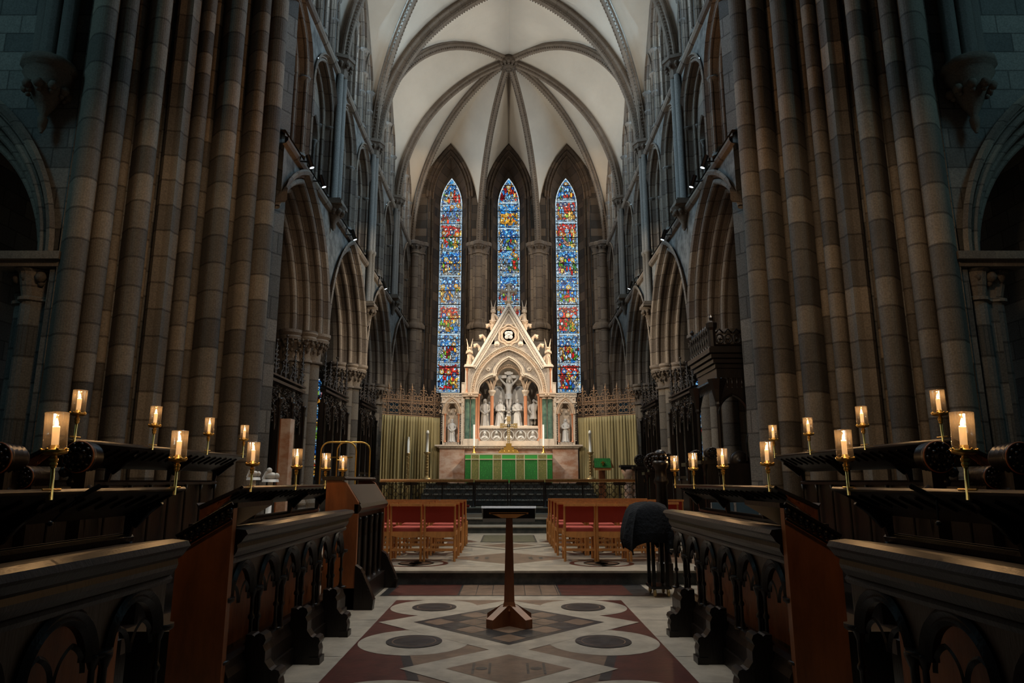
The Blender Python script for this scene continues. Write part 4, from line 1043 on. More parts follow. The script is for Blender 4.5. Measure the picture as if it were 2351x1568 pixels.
# trefoil cusped inner arch: outline points (px) of the opening
TRE=[(70,903),(67,887),(60,877),(49,869),(38,864.5),(31,866),(28,858),(27,849),(20,838),(11,830),(0,824)]
TRE=[(p[0]*.01605,vz(p[1])) for p in TRE]
def smooth(pts,n=4):
    out=[]
    P_=[pts[0]]+pts+[pts[-1]]
    for i in range(1,len(P_)-2):
        for k in range(n):
            t=k/n; a,b,c,d=[Vector(P_[i+j]) for j in (-1,0,1,2)]
            out.append(tuple(.5*((2*b)+(c-a)*t+(2*a-5*b+4*c-d)*t*t+(3*b-a-3*c+d)*t**3)))
    return out+[pts[-1]]
TS=smooth(TRE[:6])+smooth(TRE[5:])
def nrm2(L_,o):
    out=[]
    for i in range(len(L_)):
        a=L_[max(0,i-1)]; b=L_[min(len(L_)-1,i+1)]; dx,dz=b[0]-a[0],b[1]-a[1]; n=math.hypot(dx,dz) or 1
        out.append((L_[i][0]+dz/n*o,L_[i][1]-dx/n*o))
    out[-1]=(0,L_[-1][1]+abs(o)*1.3); return [p for p in out[:-1] if p[0]>0]+[out[-1]]
mb=MB(); mb2=MB(); Tp=TE(YR)
for sd in (-1,1):
    L_=[(sd*x,z) for x,z in TS]; rows=[]
    for (x,z) in L_: rows.append((x,z))
    # plate between the trefoil and the great arch
    for i in range(len(rows)-1):
        rr_=rA-.19; th0=math.acos(cA/rr_)*i/(len(rows)-1); th1=math.acos(cA/rr_)*(i+1)/(len(rows)-1)
        def G(th): return (sd*(rr_*cos(th)-cA),YR+.10,zs+rr_*sin(th))
        a=rows[i];b=rows[i+1]
        mb2.poly([(a[0],YR+.10,a[1]),(b[0],YR+.10,b[1]),G(th1),G(th0)])
        mb2.poly([(a[0],YR+.10,a[1]),(b[0],YR+.10,b[1]),(b[0],YR+.35,b[1]),(a[0],YR+.35,a[1])])
    for o_,y_,r_ in ((.02,.10,.03),(.075,.05,.032),(.13,.07,.022)):
        mb.tube([(sd*max(0,x),YR+y_,z) for x,z in nrm2(TS,o_)],r_,7)
    mb.tube([(sd*(.76+.075*cos(a)*(1-k/30)),YR+.05,vz(848)+.075*sin(a)*(1-k/30)) for k,a in enumerate([PI*2*k/12 for k in range(20)])],.025,6,up=(0,1,0))
mb2.build('cusped_plate',M['carve'],R); mb.build('cusped_arch',M['pale'],R)
# hollow behind: niche back, side walls, inner arches on two columns
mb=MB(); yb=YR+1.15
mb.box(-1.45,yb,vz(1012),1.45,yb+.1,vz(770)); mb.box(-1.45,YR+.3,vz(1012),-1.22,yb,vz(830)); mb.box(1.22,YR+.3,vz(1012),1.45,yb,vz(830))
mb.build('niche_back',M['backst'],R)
mb=MB(); hb=vz(851); 
for hc,sw_,hh_,zz in ((0,.50,.0,0),):
    pass
zc_=vz(903)+.30
# centre round arch, side half arches, springing from the two inner columns
mb.tube([(.46*cos(a),YR+.45,vz(868)+.50*sin(a)) for a in [PI*k/16 for k in range(17)]],.05,8); mb.tube([(.52*cos(a),YR+.40,vz(868)+.56*sin(a)) for a in [PI*k/16 for k in range(17)]],.035,6)
for k in range(22):
    a=PI*k/21; mb.ball((.49*cos(a),YR+.37,vz(868)+.53*sin(a)),.028,5)
for sd in (-1,1):
    pts=[(sd*.62,YR+.45,vz(893)),(sd*.57,YR+.45,vz(880)),(sd*.50,YR+.45,vz(868))]; mb.tube(pts,.06,8)
    pts=[(sd*.66,YR+.45,vz(893)),(sd*.72,YR+.45,vz(880)),(sd*.82,YR+.45,vz(871)),(sd*.98,YR+.45,vz(868))]; mb.tube(pts,.055,8)
    pts=[(sd*.45,YR+.45,vz(868)),(sd*.60,YR+.3,vz(852)),(sd*.55,YR+.2,vz(846))]; mb.tube(pts,.09,8)
    for k in range(9): mb.ball((sd*(.60+.012*k),YR+.36,vz(892)+k*.045),.035,5)
    for k in range(7): mb.ball((sd*(.58-.015*k),YR+.36,vz(892)+k*.055),.03,5)
mb.build('inner_arches',M['cream'],R)
for sd in (-1,1):
    o=MB(); o.lathe([(.065,vz(975)),(.065,vz(905))],(sd*.625,YR+.42,0),12); o.build('inner_column',M['orange'],R)['label']='orange marble inner column'
    o=MB(); o.lathe([(.07,vz(906)),(.085,vz(905)),(.08,vz(903)),(.13,vz(898)),(.14,vz(897)),(.14,vz(893))],(sd*.625,YR+.42,0),12); o.lathe([(.12,vz(979)),(.12,vz(977)),(.08,vz(975)),(.075,vz(974))],(sd*.625,YR+.42,0),12); o.build('column_capital_and_base',M['pale'],R)
# floor of the niche and medallion panel
mb=MB(); mb.box(-1.2,YR-.02,vz(983),1.2,YR+1.2,vz(979)); mb.box(-1.16,YR+.1,vz(979),1.16,YR+1.2,vz(977)); mb.build('figure_shelf',M['pale'],R)
mb=MB(); mb.box(-1.17,YR+.02,vz(1012.5),1.17,YR+.4,vz(983))
for k in range(60): mb.ball((-1.15+k*2.3/59,YR-.03,vz(984.5)),.02,4)
mb.build('medallion_panel',M['carve'],R)
for k,u in enumerate((1113.5,1140.6,1168,1195,1222.5)):
    mb=MB(); x=ux(u); z=vz(1000)
    mb.tube([(x+.185*cos(2*PI*j/28),YR-.0,z+.185*sin(2*PI*j/28)) for j in range(28)],.02,6,closed=True,up=(0,1,0)); mb.lathe([(.18,.0),(.17,.012)],(x,YR,z),24,1,ax='y')
    head(mb,x,YR-.02,z+.02,.13,'long',beard=k%2==0); mb.ball((x,YR+.0,z-.08),.11,9,0,(1.15,.4,.9)); mb.tube([(x-.11,YR-.03,z-.1),(x-.02,YR-.07,z-.06),(x+.04,YR-.07,z-.02)],[.03,.025,.018],6); mb.tube([(x+.11,YR-.03,z-.1),(x+.05,YR-.07,z-.09)],[.03,.02],6)
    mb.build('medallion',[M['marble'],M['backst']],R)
# crucifix and figures
mb=MB(); y=YR+.62
mb.box(-.08,y+.05,vz(978),.08,y+.13,vz(846)); mb.box(-.46,y+.05,vz(862),.46,y+.13,vz(855)); mb.box(-.16,y+.03,vz(853),.16,y+.05,vz(848)); mb.box(-.10,y-.02,vz(941),.10,y+.05,vz(938))
for sd in (-1,1): mb.ball((sd*.42,YR+1.13,vz(905)),.36,14,0,(.85,.12,1.3)); 
tag(mb.build('marble_cross',M['marble']),'white marble cross rising behind the group of figures in the reredos','cross')
b=MB(); zt=vz(878); zh=vz(903); 
rows=[]
for z,rx,ry in ((vz(905),.115,.08),(vz(900),.12,.085),(vz(893),.095,.07),(vz(885),.125,.08),(vz(879),.15,.08),(vz(876),.12,.06),(vz(874),.045,.045),(vz(871.5),.04,.04)):
    rows.append([(rx*cos(2*PI*j/14),y+ry*sin(2*PI*j/14)-.02,z) for j in range(14)])
b.grid(rows,0,cu=True,cap=True)
head(b,-.02+.03,y-.05,vz(873),.24,'long',.15,True)
for sd in (-1,1):
    b.tube([(sd*.12,y-.02,vz(878)),(sd*.24,y-.02,vz(870)),(sd*.40,y+.0,vz(860))],[.05,.038,.026],9); hand(b,(sd*.40,y+.0,vz(860)),(sd*.5,0,.6),.026)
    b.tube([(sd*.06,y-.02,vz(903)),(sd*.065,y-.07,vz(920)),(sd*.035,y-.03,vz(931)),(sd*.02,y-.05,vz(941))],[.075,.055,.045,.03],9); b.tube([(sd*.02,y-.03,vz(940)),(sd*.02,y-.10,vz(945))],[.03,.022],7)
rows=[elring((0,y-.02,z),rx,.10,24,1,.08,6) for z,rx in ((vz(912),.13),(vz(906),.14),(vz(900),.13))]; b.grid(rows,0,cu=True,cap=True)
tag(b.build('crucified_figure',M['marble']),'white marble crucified figure with outstretched arms at the centre of the reredos','statue')
zf=vz(977)
FG=[(1112.5,.55,910,'low','long',True,0,False,0,'bearded robed man standing at the left end of the reredos group'),
    (1122,.85,914,'folded','none',False,0,False,1,'robed figure half hidden between the left bearded man and the left column'),
    (1146,.5,912,'folded','veil',False,.12,False,2,'veiled woman with crossed arms leaning towards the cross, left of it'),
    (1154,.85,916,'pray','veil',False,0,False,7,'veiled figure behind the leaning woman left of the cross'),
    (1163,.35,948,'pray','long',False,.15,True,3,'kneeling figure with clasped hands at the foot of the cross'),
    (1179,.85,914,'folded','long',True,0,False,4,'bearded figure standing behind, right of the cross'),
    (1189,.5,911,'folded','long',False,-.05,False,5,'robed man with folded arms standing right of the cross'),
    (1197,.9,914,'folded','none',True,0,False,12,'figure looking over the shoulder of the robed man right of the cross'),
    (1212,.7,914,'pray','none',True,0,False,6,'robed man behind the right inner column of the reredos'),
    (1225,.5,911,'up','none',False,.06,False,8,'short-tunicked man with raised arm at the right end of the reredos group')]
for u,d,vt,ar,ha,be,le,kn,sd_,lb in FG:
    b=MB(); robed(b,ux(u),YR+d+.1,zf,vz(vt)-zf,arms=ar,hair=ha,beard=be,lean=le,kneel=kn,seed=sd_,tunic=(sd_==8)); tag(b.build('marble_figure',M['marble']),'white marble '+lb,'statue')
# ================= ALTAR =================
AL=thing('altar','altar covered by a bright green frontal with gold brocade stripes','altar',(0,24.2,1.28))
AY=23.95; x0=-1.50; x1=1.50; zt=2.28
b=MB(); b.box(x0+.03,AY+.03,1.28,x1-.03,AY+.85,zt-.03); b.box(x0-.02,AY-.04,zt-.05,x1+.02,AY+.88,zt); b.build('altar_table',M['pale'],AL)
def ax_(u): return (u-1168)/97.5*1.5
st=[1070,1084,1102,1133,1152,1184,1203,1233,1253,1266]
for k in range(9):
    a,b_=ax_(st[k]),ax_(st[k+1]); g=(k%2==0)
    q=MB(); q.box(max(a,x0),AY-.02,1.30,min(b_,x1),AY,2.09); q.build('green_panel' if g else 'gold_stripe',M['gbroc' if g else 'ybroc'],AL)
q=MB(); q.box(x0,AY-.045,2.10,x1,AY-.02,2.25)
q.build('superfrontal',M['gplain'],AL)['label']='plain green band along the top of the frontal'
for k in (1,3,5,7):
    q=MB(); q.box(ax_(st[k]),AY-.052,2.10,ax_(st[k+1]),AY-.045,2.25); q.build('gold_stripe',M['ybroc'],AL)
q=MB()
for u in st[1:9]:
    q.box(ax_(u)-.012,AY-.056,1.30,ax_(u)+.012,AY-.02,2.25)
q.box(x0,AY-.058,2.075,x1,AY-.02,2.105); q.box(x0,AY-.058,2.24,x1,AY-.02,2.27); q.build('braid',M['braid'],AL)
q=MB(); q.box(x0-.03,AY-.06,2.275,x1+.03,AY+.85,2.29); q.build('linen_cloth',M['marble'],AL)
# altar cross
t=thing('altar_cross','ornate gilt cross on a stepped golden foot at the middle of the altar','cross',(0,24.5,2.29)); y=24.5
b=MB(); 
for w_,h0,h1 in ((.36,2.29,2.37),(.28,2.37,2.45),(.18,2.45,2.53),(.10,2.53,2.66)): b.box(-w_,y-w_*.5,h0,w_,y+w_*.5,h1)
for q in (-.3,-.15,0,.15,.3): b.ball((q,y-.16,2.38),.028,8)
b.build('foot',M['brass'],t)
b=MB(); zc=at(1167,977,24.5)[1]; ztp=at(1167,961,24.5)[1]
b.box(-.05,y-.03,2.6,.05,y+.03,ztp); b.box(-.24,y-.03,zc-.06,.24,y+.03,zc+.05)
for x,z in ((-.24,zc),(.24,zc),(0,ztp)): b.box(x-.07,y-.04,z-.09,x+.07,y+.04,z+.08)
for k in range(12): b.ball((0,y-.045,2.68+k*.065),.02,6,1)
for k in range(-3,4): b.ball((k*.065,y-.045,zc),.02,6,1)
b.build('cross',[M['bronze'],M['marble']],t)
for s,nm in ((-1,'left'),(1,'right')):
    x=s*(1247-1168)/FPX*24.3; y=24.3
    t=thing('altar_candle','tall white unlit candle in a low brass holder at the %s end of the altar'%nm,'candle',(x,y,2.29))
    b=MB(); b.lathe([(.11,2.29),(.10,2.31),(.05,2.36),(.06,2.39),(.03,2.42),(.035,2.48),(.02,2.52),(.05,2.56)],(x,y,0),12); b.build('holder',M['brass'],t)
    b=MB(); b.lathe([(.032,2.54),(.032,at(0,975,y)[1])],(x,y,0),10); b.build('candle',M['wax2'],t)
# ================= CURTAINS, CRESTING =================
for s,nm in ((-1,'left'),(1,'right')):
    pa=Vector((s*4.5,24.35,0)); pb=Vector((s*2.52,25.15,0)); n=320
    zt=vz(958); 
    def zc_at(t): return at(0,952+8*t,24.35+.8*t)[1]
    rr=random.Random(4+s); off=[rr.uniform(-.5,.5) for _ in range(40)]
    rows=[[],[],[],[],[]]
    nrm=Vector((0,-1,0))
    for i in range(n+1):
        t=i/n; p=pa.lerp(pb,t); ph=t*2*PI*21+off[int(t*20)]*.6+1.2*sin(t*9)
        for k,(fz,am) in enumerate(((1,.02),(.93,.035),(.6,.085),(.25,.10),(0,.105))):
            a=am*(.6+.4*sin(t*31+1)); o=a*sin(ph+(1-fz)*.6*sin(t*13)); zz=.62+(zc_at(t)-.62)*fz
            rows[k].append(p+nrm*(o+.05)+Vector((.6*a*cos(ph),0,zz)))
    t=thing('altar_curtain','olive green pleated curtain hanging %s of the reredos'%nm,'curtain',(s*3.5,24.8,.62))
    b=MB(); b.grid(rows,0); ob=b.build('cloth',M['curtain'],t)
    mm=ob.modifiers.new('thick','SOLIDIFY'); mm.thickness=.012
    b=MB(); b.tube([pa+Vector((0,-.02,zc_at(0)+.02)),pb+Vector((0,-.02,zc_at(1)+.02))],.022,8); b.build('rail',M['gilt'],t)
    t=thing('iron_cresting','gilded scrollwork cresting above the %s curtain'%nm,'metalwork',(s*3.5,24.8,3.2))
    def PP(tt,h): p=pa.lerp(pb,tt); return (p.x,p.y-.03,zc_at(tt)+.04+h)
    b=MB()
    for h in (.05,.44,.54): b.tube([PP(0,h),PP(1,h)],.014,6)
    for k in range(60): b.tube([PP(k/59,.44),PP(k/59,.54)],.008,4)
    b.build('bars',M['gilt'],t)
    Lp=(pb-pa).length; NB=5
    for k in range(NB):
        tc=(k+.5)/NB; hw=.5/NB; b=MB()
        def ring(dt,h,r,n=12,a0=0,a1=2*PI):
            b.tube([PP(tc+(dt+r*cos(a0+(a1-a0)*j/n))/Lp,h+r*sin(a0+(a1-a0)*j/n)) for j in range(n+1)],.011,5)
        for q in (-1,1):
            ring(q*.115,.15,.075); ring(q*.115,.34,.075); ring(q*.05,.245,.06); ring(q*.17,.245,.05)
            ring(q*.14,.62,.075); ring(q*.10,.76,.06); ring(q*.05,.62,.05); ring(q*.07,.88,.05,10,0,PI*1.4)
            b.ball(PP(tc+q*.2/Lp,.70),.02,5); b.tube([PP(tc+q*.2/Lp,.70),PP(tc+q*.14/Lp,.66)],.008,4)
        b.tube([PP(tc-.2/Lp,.245),PP(tc+.2/Lp,.245)],.008,4); b.tube([PP(tc-.16/Lp,.62),PP(tc+.16/Lp,.62)],.008,4); b.tube([PP(tc,.24),PP(tc,.9)],.008,4)
        b.build('scroll_panel',M['gilt'],t)
        b=MB(); p=PP(tc,0); b.tube([PP(tc,0),PP(tc,.98)],.016,6); b.ball(PP(tc,.93),.04,7); b.lathe([(.035,.98),(.045,1.0),(.02,1.06),(.005,1.16)],(p[0],p[1],p[2]),8); b.build('finial',M['gilt'],t)
# ================= SANCTUARY FURNITURE =================
def big_stick(u,vt,vc,vb,Y,lb,thin=False):
    x=(u-1168)/FPX*Y; zb=.62 if thin else (at(u,vb,Y)[1]); zc=at(u,vc,Y)[1]; zt=at(u,vt,Y)[1]
    t=thing('floor_candlestick',lb,'candlestick',(x,Y,zb)); b=MB(); k=.6 if thin else 1
    P=[(.17*k,zb),(.17*k,zb+.03),(.10*k,zb+.07),(.05*k,zb+.12)]
    n=7; H=zc-.12-(zb+.14)
    for i in range(n):
        z=zb+.14+H*i/n; P+=[(.035*k,z),(.065*k,z+H/n*.35),(.045*k,z+H/n*.6),(.07*k,z+H/n*.8),(.035*k,z+H/n*.98)]
    P+=[(.04*k,zc-.1),(.11*k,zc-.03),(.125*k,zc)]
    b.lathe(P,(x,Y,0),12); b.build('stick',M['bronze'],t)
    b=MB(); b.lathe([(.045*(.9 if thin else 1),zc-.02),(.045*(.9 if thin else 1),zt-.12),(.052*k,zt-.12),(.052*k,zt-.05),(.03,zt-.02),(.03,zt)],(x,Y,0),12); b.build('candle',M['wax2'],t)
big_stick(983,988,1038,1101,23.6,'tall brass candlestick with white candle in front of the left curtain, nearer the altar')
big_stick(940,1003,1040,1101,23.2,'thin candlestick with white and patterned candle left of the tall brass one',True)
big_stick(1353,988,1038,1101,23.6,'tall brass candlestick with white candle in front of the right curtain')
# green draped lectern
Y=22.2; x=(1379-1168)/FPX*Y; t=thing('draped_lectern','small wooden lectern draped with green cloth bearing a gold cross, right of the altar','lectern',(x,Y,.62))
zt=at(1379,1053,Y)[1]; zb=at(1379,1074,Y)[1]; zw=at(1379,1080,Y)[1]
b=MB(); b.box(x-.11,Y-.05,.62,x+.09,Y+.1,zw); b.box(x-.25,Y-.25,.62,x+.25,Y+.25,.70); b.build('post',M['lectwood'],t)
b=MB(); b.grid([[(x-.27,Y-.2,zw),(x+.25,Y-.2,zw)],[(x-.27,Y-.2,zb),(x+.25,Y-.2,zb)],[(x-.25,Y-.1,zt),(x+.24,Y-.1,zt)],[(x-.25,Y+.35,zb),(x+.40,Y+.35,zb)]],0,sm=False)
b.poly([(x+.25,Y-.2,zb),(x+.24,Y-.1,zt),(x+.44,Y+.35,zb)],0); b.build('desk',M['chair'],t)
b=MB(); b.poly([(x-.28,Y-.215,zb),(x+.26,Y-.215,zb),(x+.25,Y-.11,zt+.01),(x-.26,Y-.11,zt+.01)],0); b.poly([(x-.26,Y-.11,zt+.01),(x+.25,Y-.11,zt+.01),(x+.27,Y+.2,zt-.12),(x-.26,Y+.2,zt-.12)],0); b.build('green_fall',M['gbroc'],t)['label']='green brocade fall'
b=MB(); zc=(zt+zb)/2; b.box(x-.014,Y-.24,zc-.07,x+.014,Y-.17,zc+.07); b.box(x-.06,Y-.24,zc-.0,x+.06,Y-.17,zc+.03); b.build('gold_cross',M['brass'],t)
# credence pedestal and carved dark stall behind the rail
Y=22.6; x=(1440-1168)/FPX*Y; t=thing('stone_pedestal_table','small dark-topped table on a pale column behind the right end of the altar rail','table',(x,Y,.62))
zt=at(1440,1068,Y)[1]; b=MB(); b.box(x-.30,Y-.22,zt-.07,x+.32,Y+.25,zt); b.box(x-.24,Y-.2,zt-.14,x+.26,Y+.2,zt-.07); b.build('top',M['dark'],t)
b=MB(); b.lathe([(.20,.62),(.2,.72),(.13,.8),(.12,zt-.35),(.16,zt-.3),(.22,zt-.14)],(x-.05,Y,0),12); b.lathe([(.12,.62),(.09,.8),(.09,zt-.2),(.14,zt-.14)],(x+.18,Y+.05,0),10); b.build('column',M['vein'],t)
def scroll(b,x,y,z,r,l,ax='y',m=0):
    b.lathe([(r*.15,-.03),(r*.25,-.045),(r*.35,0),(r*.6,.012),(r*.68,0),(r*.74,-.02),(r*.80,.005),(r*.88,-.02),(r*.96,-.005),(r,.02),(r*.84,l*.18),(r*.98,l*.3),(r*.8,l*.42),(r*.95,l*.55),(r*.76,l*.68),(r*.9,l*.8),(r*.7,l)],(x,y,z),20,m,ax=ax)
    for k in range(10):
        a=2*PI*k/10; p=(x+r*.8*cos(a),y-.03,z+r*.8*sin(a)) if ax=='y' else (x-.03,y+r*.8*cos(a),z+r*.8*sin(a)); b.ball(p,r*.11,5,m)
        p=(x+r*.5*cos(a),y-.03,z+r*.5*sin(a)) if ax=='y' else (x-.03,y+r*.5*cos(a),z+r*.5*sin(a)); b.ball(p,r*.13,5,m)
# dark carved seats at the right, beyond the choir stalls
for k,(u,v,Y,r) in enumerate(((1470,1056,19.4,.16),(1500,1060,15.0,.20),(1533,1058,14.0,.16),(1600,1046,11.9,.10),(1636,1040,11.4,.10))):
    x,z=at(u,v,Y); fl=.468 if Y>17.1 else .177
    t=thing('carved_seat_end',('dark rolled-top bench end beyond the right choir stalls, %s from the altar'%['first','second','third','fourth','fifth'][k]),'bench end',(x,Y,fl))
    b=MB(); scroll(b,x,Y,z,r,.25); b.build('scroll',M['oak'],t)
    b=MB(); b.box(x-.09,Y+.02,fl,x+.09,Y+.24,z-r*.6); b.box(x-.2,Y,z-r-.08,x+.2,Y+.3,z-r-.02); b.box(x-.22,Y-.02,fl,x+.22,Y+.28,fl+.14)
    for q in (-1,1): shaft(b,x+q*.13,Y+.05,fl+.14,z-r-.06,.025,0,6)
    b.build('bench_end',M['oak'],t)
# ================= COMMUNION RAIL =================
def railpost(b,x,Y,z0,z1): b.lathe([(.07,z0),(.07,z0+.03),(.03,z0+.07),(.025,z1-.1),(.05,z1-.02)],(x,Y,0),8)
YRL=20.25; ZR=1.37; Z0=.62
def grille(b,xa,xb,Y,m=0):
    n=max(1,round((xb-xa)/.24)); w_=(xb-xa)/n; zs=[Z0+.06,Z0+.27,Z0+.48,Z0+.66]
    for z in (Z0+.05,Z0+.66): b.tube([(xa,Y,z),(xb,Y,z)],.010,5,m)
    for i in range(n):
        cx=xa+w_*(i+.5)
        for j in range(3):
            cz=Z0+.155+.205*j; r=.075
            b.tube([(cx+r*cos(PI/8+PI/4*k),Y,cz+r*sin(PI/8+PI/4*k)) for k in range(8)],.0075,4,m,closed=True,up=(0,1,0))
            b.tube([(cx-r,Y,cz),(xa+w_*i,Y,cz)],.0075,4,m); b.tube([(cx+r,Y,cz),(xa+w_*(i+1),Y,cz)],.0075,4,m)
            b.tube([(cx,Y,cz+r),(cx,Y,cz+.13)],.0075,4,m); b.ball((cx,Y,cz+.105),.022,5,m); b.ball((xa+w_*i,Y,cz),.024,5,m)
        b.tube([(xa+w_*i,Y,Z0+.05),(xa+w_*i,Y,Z0+.66)],.006,4,m)
for nm,xa,xb in (('left',-3.72,-1.02),('right',1.06,4.28)):
    t=thing('altar_rail','ornamental iron altar rail with wooden handrail, %s of the central gates'%nm,'railing',((xa+xb)/2,YRL,Z0))
    b=MB(); b.tube([(xa,YRL,ZR),(xb,YRL,ZR)],.045,10); b.box(xa,YRL-.07,ZR-.05,xb,YRL+.07,ZR-.02); b.build('handrail',M['chair'],t)
    k=0; n=3
    for i in range(n):
        a=xa+(xb-xa)*i/n; c=xa+(xb-xa)*(i+1)/n; b=MB(); grille(b,a+.05,c-.05,YRL); b.build('grille_panel',M['iron'],t)
    for i in range(n+1):
        b=MB(); railpost(b,xa+(xb-xa)*i/n,YRL,Z0,ZR-.03); b.box(xa+(xb-xa)*i/n-.16,YRL-.02,ZR-.14,xa+(xb-xa)*i/n+.16,YRL+.02,ZR-.05); b.build('post',M['iron'],t)
for nm,xa,xb in (('left',-1.0,.0),('right',.02,1.04)):
    t=thing('altar_rail_gate','%s leaf of the ironwork gate in the middle of the altar rail'%nm,'gate',((xa+xb)/2,YRL,Z0))
    b=MB(); b.tube([(xa+.01,YRL,ZR-.01),(xb-.01,YRL,ZR-.01)],.038,8); b.build('handrail',M['chair'],t)
    b=MB(); grille(b,xa+.05,xb-.05,YRL); b.build('grille_panel',M['iron'],t)
    b=MB()
    for x in (xa+.03,xb-.03): b.box(x-.018,YRL-.018,Z0+.01,x+.018,YRL+.018,ZR-.02)
    b.box(xa+.03,YRL-.012,Z0+.02,xb-.03,YRL+.012,Z0+.05); b.box(xa+.03,YRL-.012,ZR-.07,xb-.03,YRL+.012,ZR-.04); b.build('frame',M['iron'],t)
for s,nm,xa,xb in ((-1,'left',-3.6,-1.12),(1,'right',1.1,4.1)):
    b=MB(); b.box(xa,20.0,.62,xb,20.16,.69); ob=b.build('kneeler_cushion',M['redfab']); tag(ob,'long red kneeling cushion at the foot of the %s altar rail'%nm,'cushion')
    mm=ob.modifiers.new('b','BEVEL'); mm.width=.02; mm.segments=2
# ================= CHAIRS =================
def chair():
    t=thing('stacking_chair','x','chair',(0,0,0)); w=.225; sh=.44; z=0
    for q in (-1,1):
        b=MB(); b.tube([(q*w,.0,0),(q*w,.0,.44),(q*w,-.055,.83)],[.019,.021,.017],4,sm=False,up=(0,1,0)); b.build('rear_leg',M['chair'],t)
        b=MB(); b.tube([(q*w,.42,0),(q*w,.42,.43)],.02,4,sm=False,up=(0,1,0)); b.build('front_leg',M['chair'],t)
        b=MB(); b.box(q*w-.012,.0,.13,q*w+.012,.42,.165); b.box(q*w-.012,.0,.37,q*w+.012,.42,.42); b.build('side_rail',M['chair'],t)
    b=MB(); b.box(-w,.0-.012,.15,w,.012,.185); b.build('stretcher',M['chair'],t); b=MB(); b.box(-w,.41,.37,w,.43,.42); b.build('front_rail',M['chair'],t); b=MB(); b.grid([[(-w,-.012,.37),(-w*.5,-.012,.345),(0,-.012,.335),(w*.5,-.012,.345),(w,-.012,.37)],[(-w,-.012,.43)]+[(x,-.012,.43) for x in (-w*.5,0,w*.5,w)]],0,sm=False); b.build('rear_apron',M['chair'],t)
    b=MB(); b.grid([[(x,-.065+.03*(1-(x/w)**2)+d,z_) for x in [w*1.08*(k/6-1) for k in range(13)]] for d,z_ in ((-.018,.80),(-.018,.835),(.018,.835),(.018,.80),(-.018,.80))],0,sm=False); b.build('top_rail',M['chair'],t)
    b=MB(); rows=[]
    for d,z_ in ((-.03,.56),(-.05,.68),(-.062,.795),(-.035,.795),(-.02,.68),(0,.56),(-.03,.56)): rows.append([(x,d+.035*(1-(x/w)**2),z_) for x in [w*.94*(k/5-1) for k in range(11)]])
    b.grid(rows,0,sm=False); b.build('back_panel',M['redfab'],t)
    b=MB(); b.box(-w+.0,.02,.41,w,.44,.49); o=b.build('seat_cushion',M['seatfab'],t); mm=o.modifiers.new('b','BEVEL'); mm.width=.018; mm.segments=2
    return t
C0=chair(); first=True
ORDN=['front','second','third','fourth','fifth']; 
for s,nm,cols in ((-1,'left',[[-1.03,-1.53,-2.03],[-1.03,-1.53,-2.03],[-1.03,-1.53,-2.03,-2.53],[-1.03,-1.53,-2.03,-2.53]]),(1,'right',[[1.06,1.55,2.04],[1.02,1.51,2.0,2.5],[1.02,1.51,2.0,2.5],[1.02,1.51,2.0,2.5,3.0],[1.02,1.51,2.0,2.5]])):
    for r,row in enumerate(cols):
        y=10.62+.84*r
        for k,x in enumerate(row):
            pos=['aisle end','second from aisle','third from aisle','fourth from aisle','fifth from aisle'][k]
            rown=['nearest row','second row','third row','fourth row','row nearest the altar'][r]
            lb='red padded wooden chair, %s, %s of the %s block'%(pos,rown,nm)
            loc=(x+rnd.uniform(-.008,.008),y+rnd.uniform(-.02,.02),.181)
            if first: o=C0; o.location=loc; o['label']=lb; first=False
            else: o=dup(C0,loc,lb)
            o.rotation_euler=(0,0,rnd.uniform(-.03,.03)); o['group']='red chairs facing the altar'
# ================= MUSIC LECTERN IN THE AISLE =================
LY=6.95; t=thing('standing_lectern','slim dark-topped wooden lectern standing alone in the middle of the aisle','lectern',(0,LY,0))
b=MB(); 
def frus(b,x0,x1,y0,y1,z0,z1,k,m=0,cy=LY,cx=0.005):
    lo=[(cx+x0,cy+y0,z0),(cx+x1,cy+y0,z0),(cx+x1,cy+y1,z0),(cx+x0,cy+y1,z0)]; hi=[(cx+(x-cx)*k,cy+(y-cy)*k,z1) for x,y,_ in lo]
    b.grid([lo,hi],m,cu=True,sm=False,cap=True)
frus(b,-.075,.075,-.075,.075,.14,.22,.62); frus(b,-.05,.05,-.045,.045,.2,1.02,.62); b.build('post',M['lectwood'],t)
for k in range(4):
    a=PI/4+PI/2*k+.0; b=MB(); ux_,uy_=cos(a),sin(a); nx_,ny_=-uy_,ux_
    for (r0,r1,z0,z1,z2) in ((.03,.26,0,.19,.085),):
        pts=[(r0,0),(r1,0),(r1,z2),(r0+.03,z1),(r0,z1)]
        A_=[(.005+ux_*r+nx_*.045,LY+uy_*r+ny_*.045,z) for r,z in pts]; B_=[(.005+ux_*r-nx_*.045,LY+uy_*r-ny_*.045,z) for r,z in pts]
        b.grid([A_,B_],0,cu=True,sm=False,cap=True)
    b.build('foot',M['lectwood'],t)
b=MB(); 
za=at(0,1161,LY)[1]; zb=at(0,1189,LY)[1]
b.grid([[(-.265,LY-.10,za),(.265,LY-.10,za)],[(-.262,LY+.22,zb-.03),(.262,LY+.22,zb-.03)],[(-.262,LY+.20,zb-.05),(.262,LY+.20,zb-.05)],[(-.265,LY-.12,za-.02),(.265,LY-.12,za-.02)],[(-.265,LY-.10,za),(.265,LY-.10,za)]],0,sm=False)
b.box(-.25,LY-.09,zb,.255,LY-.06,za-.02); b.build('desk',M['oak'],t)['label']='dark brown desk board'
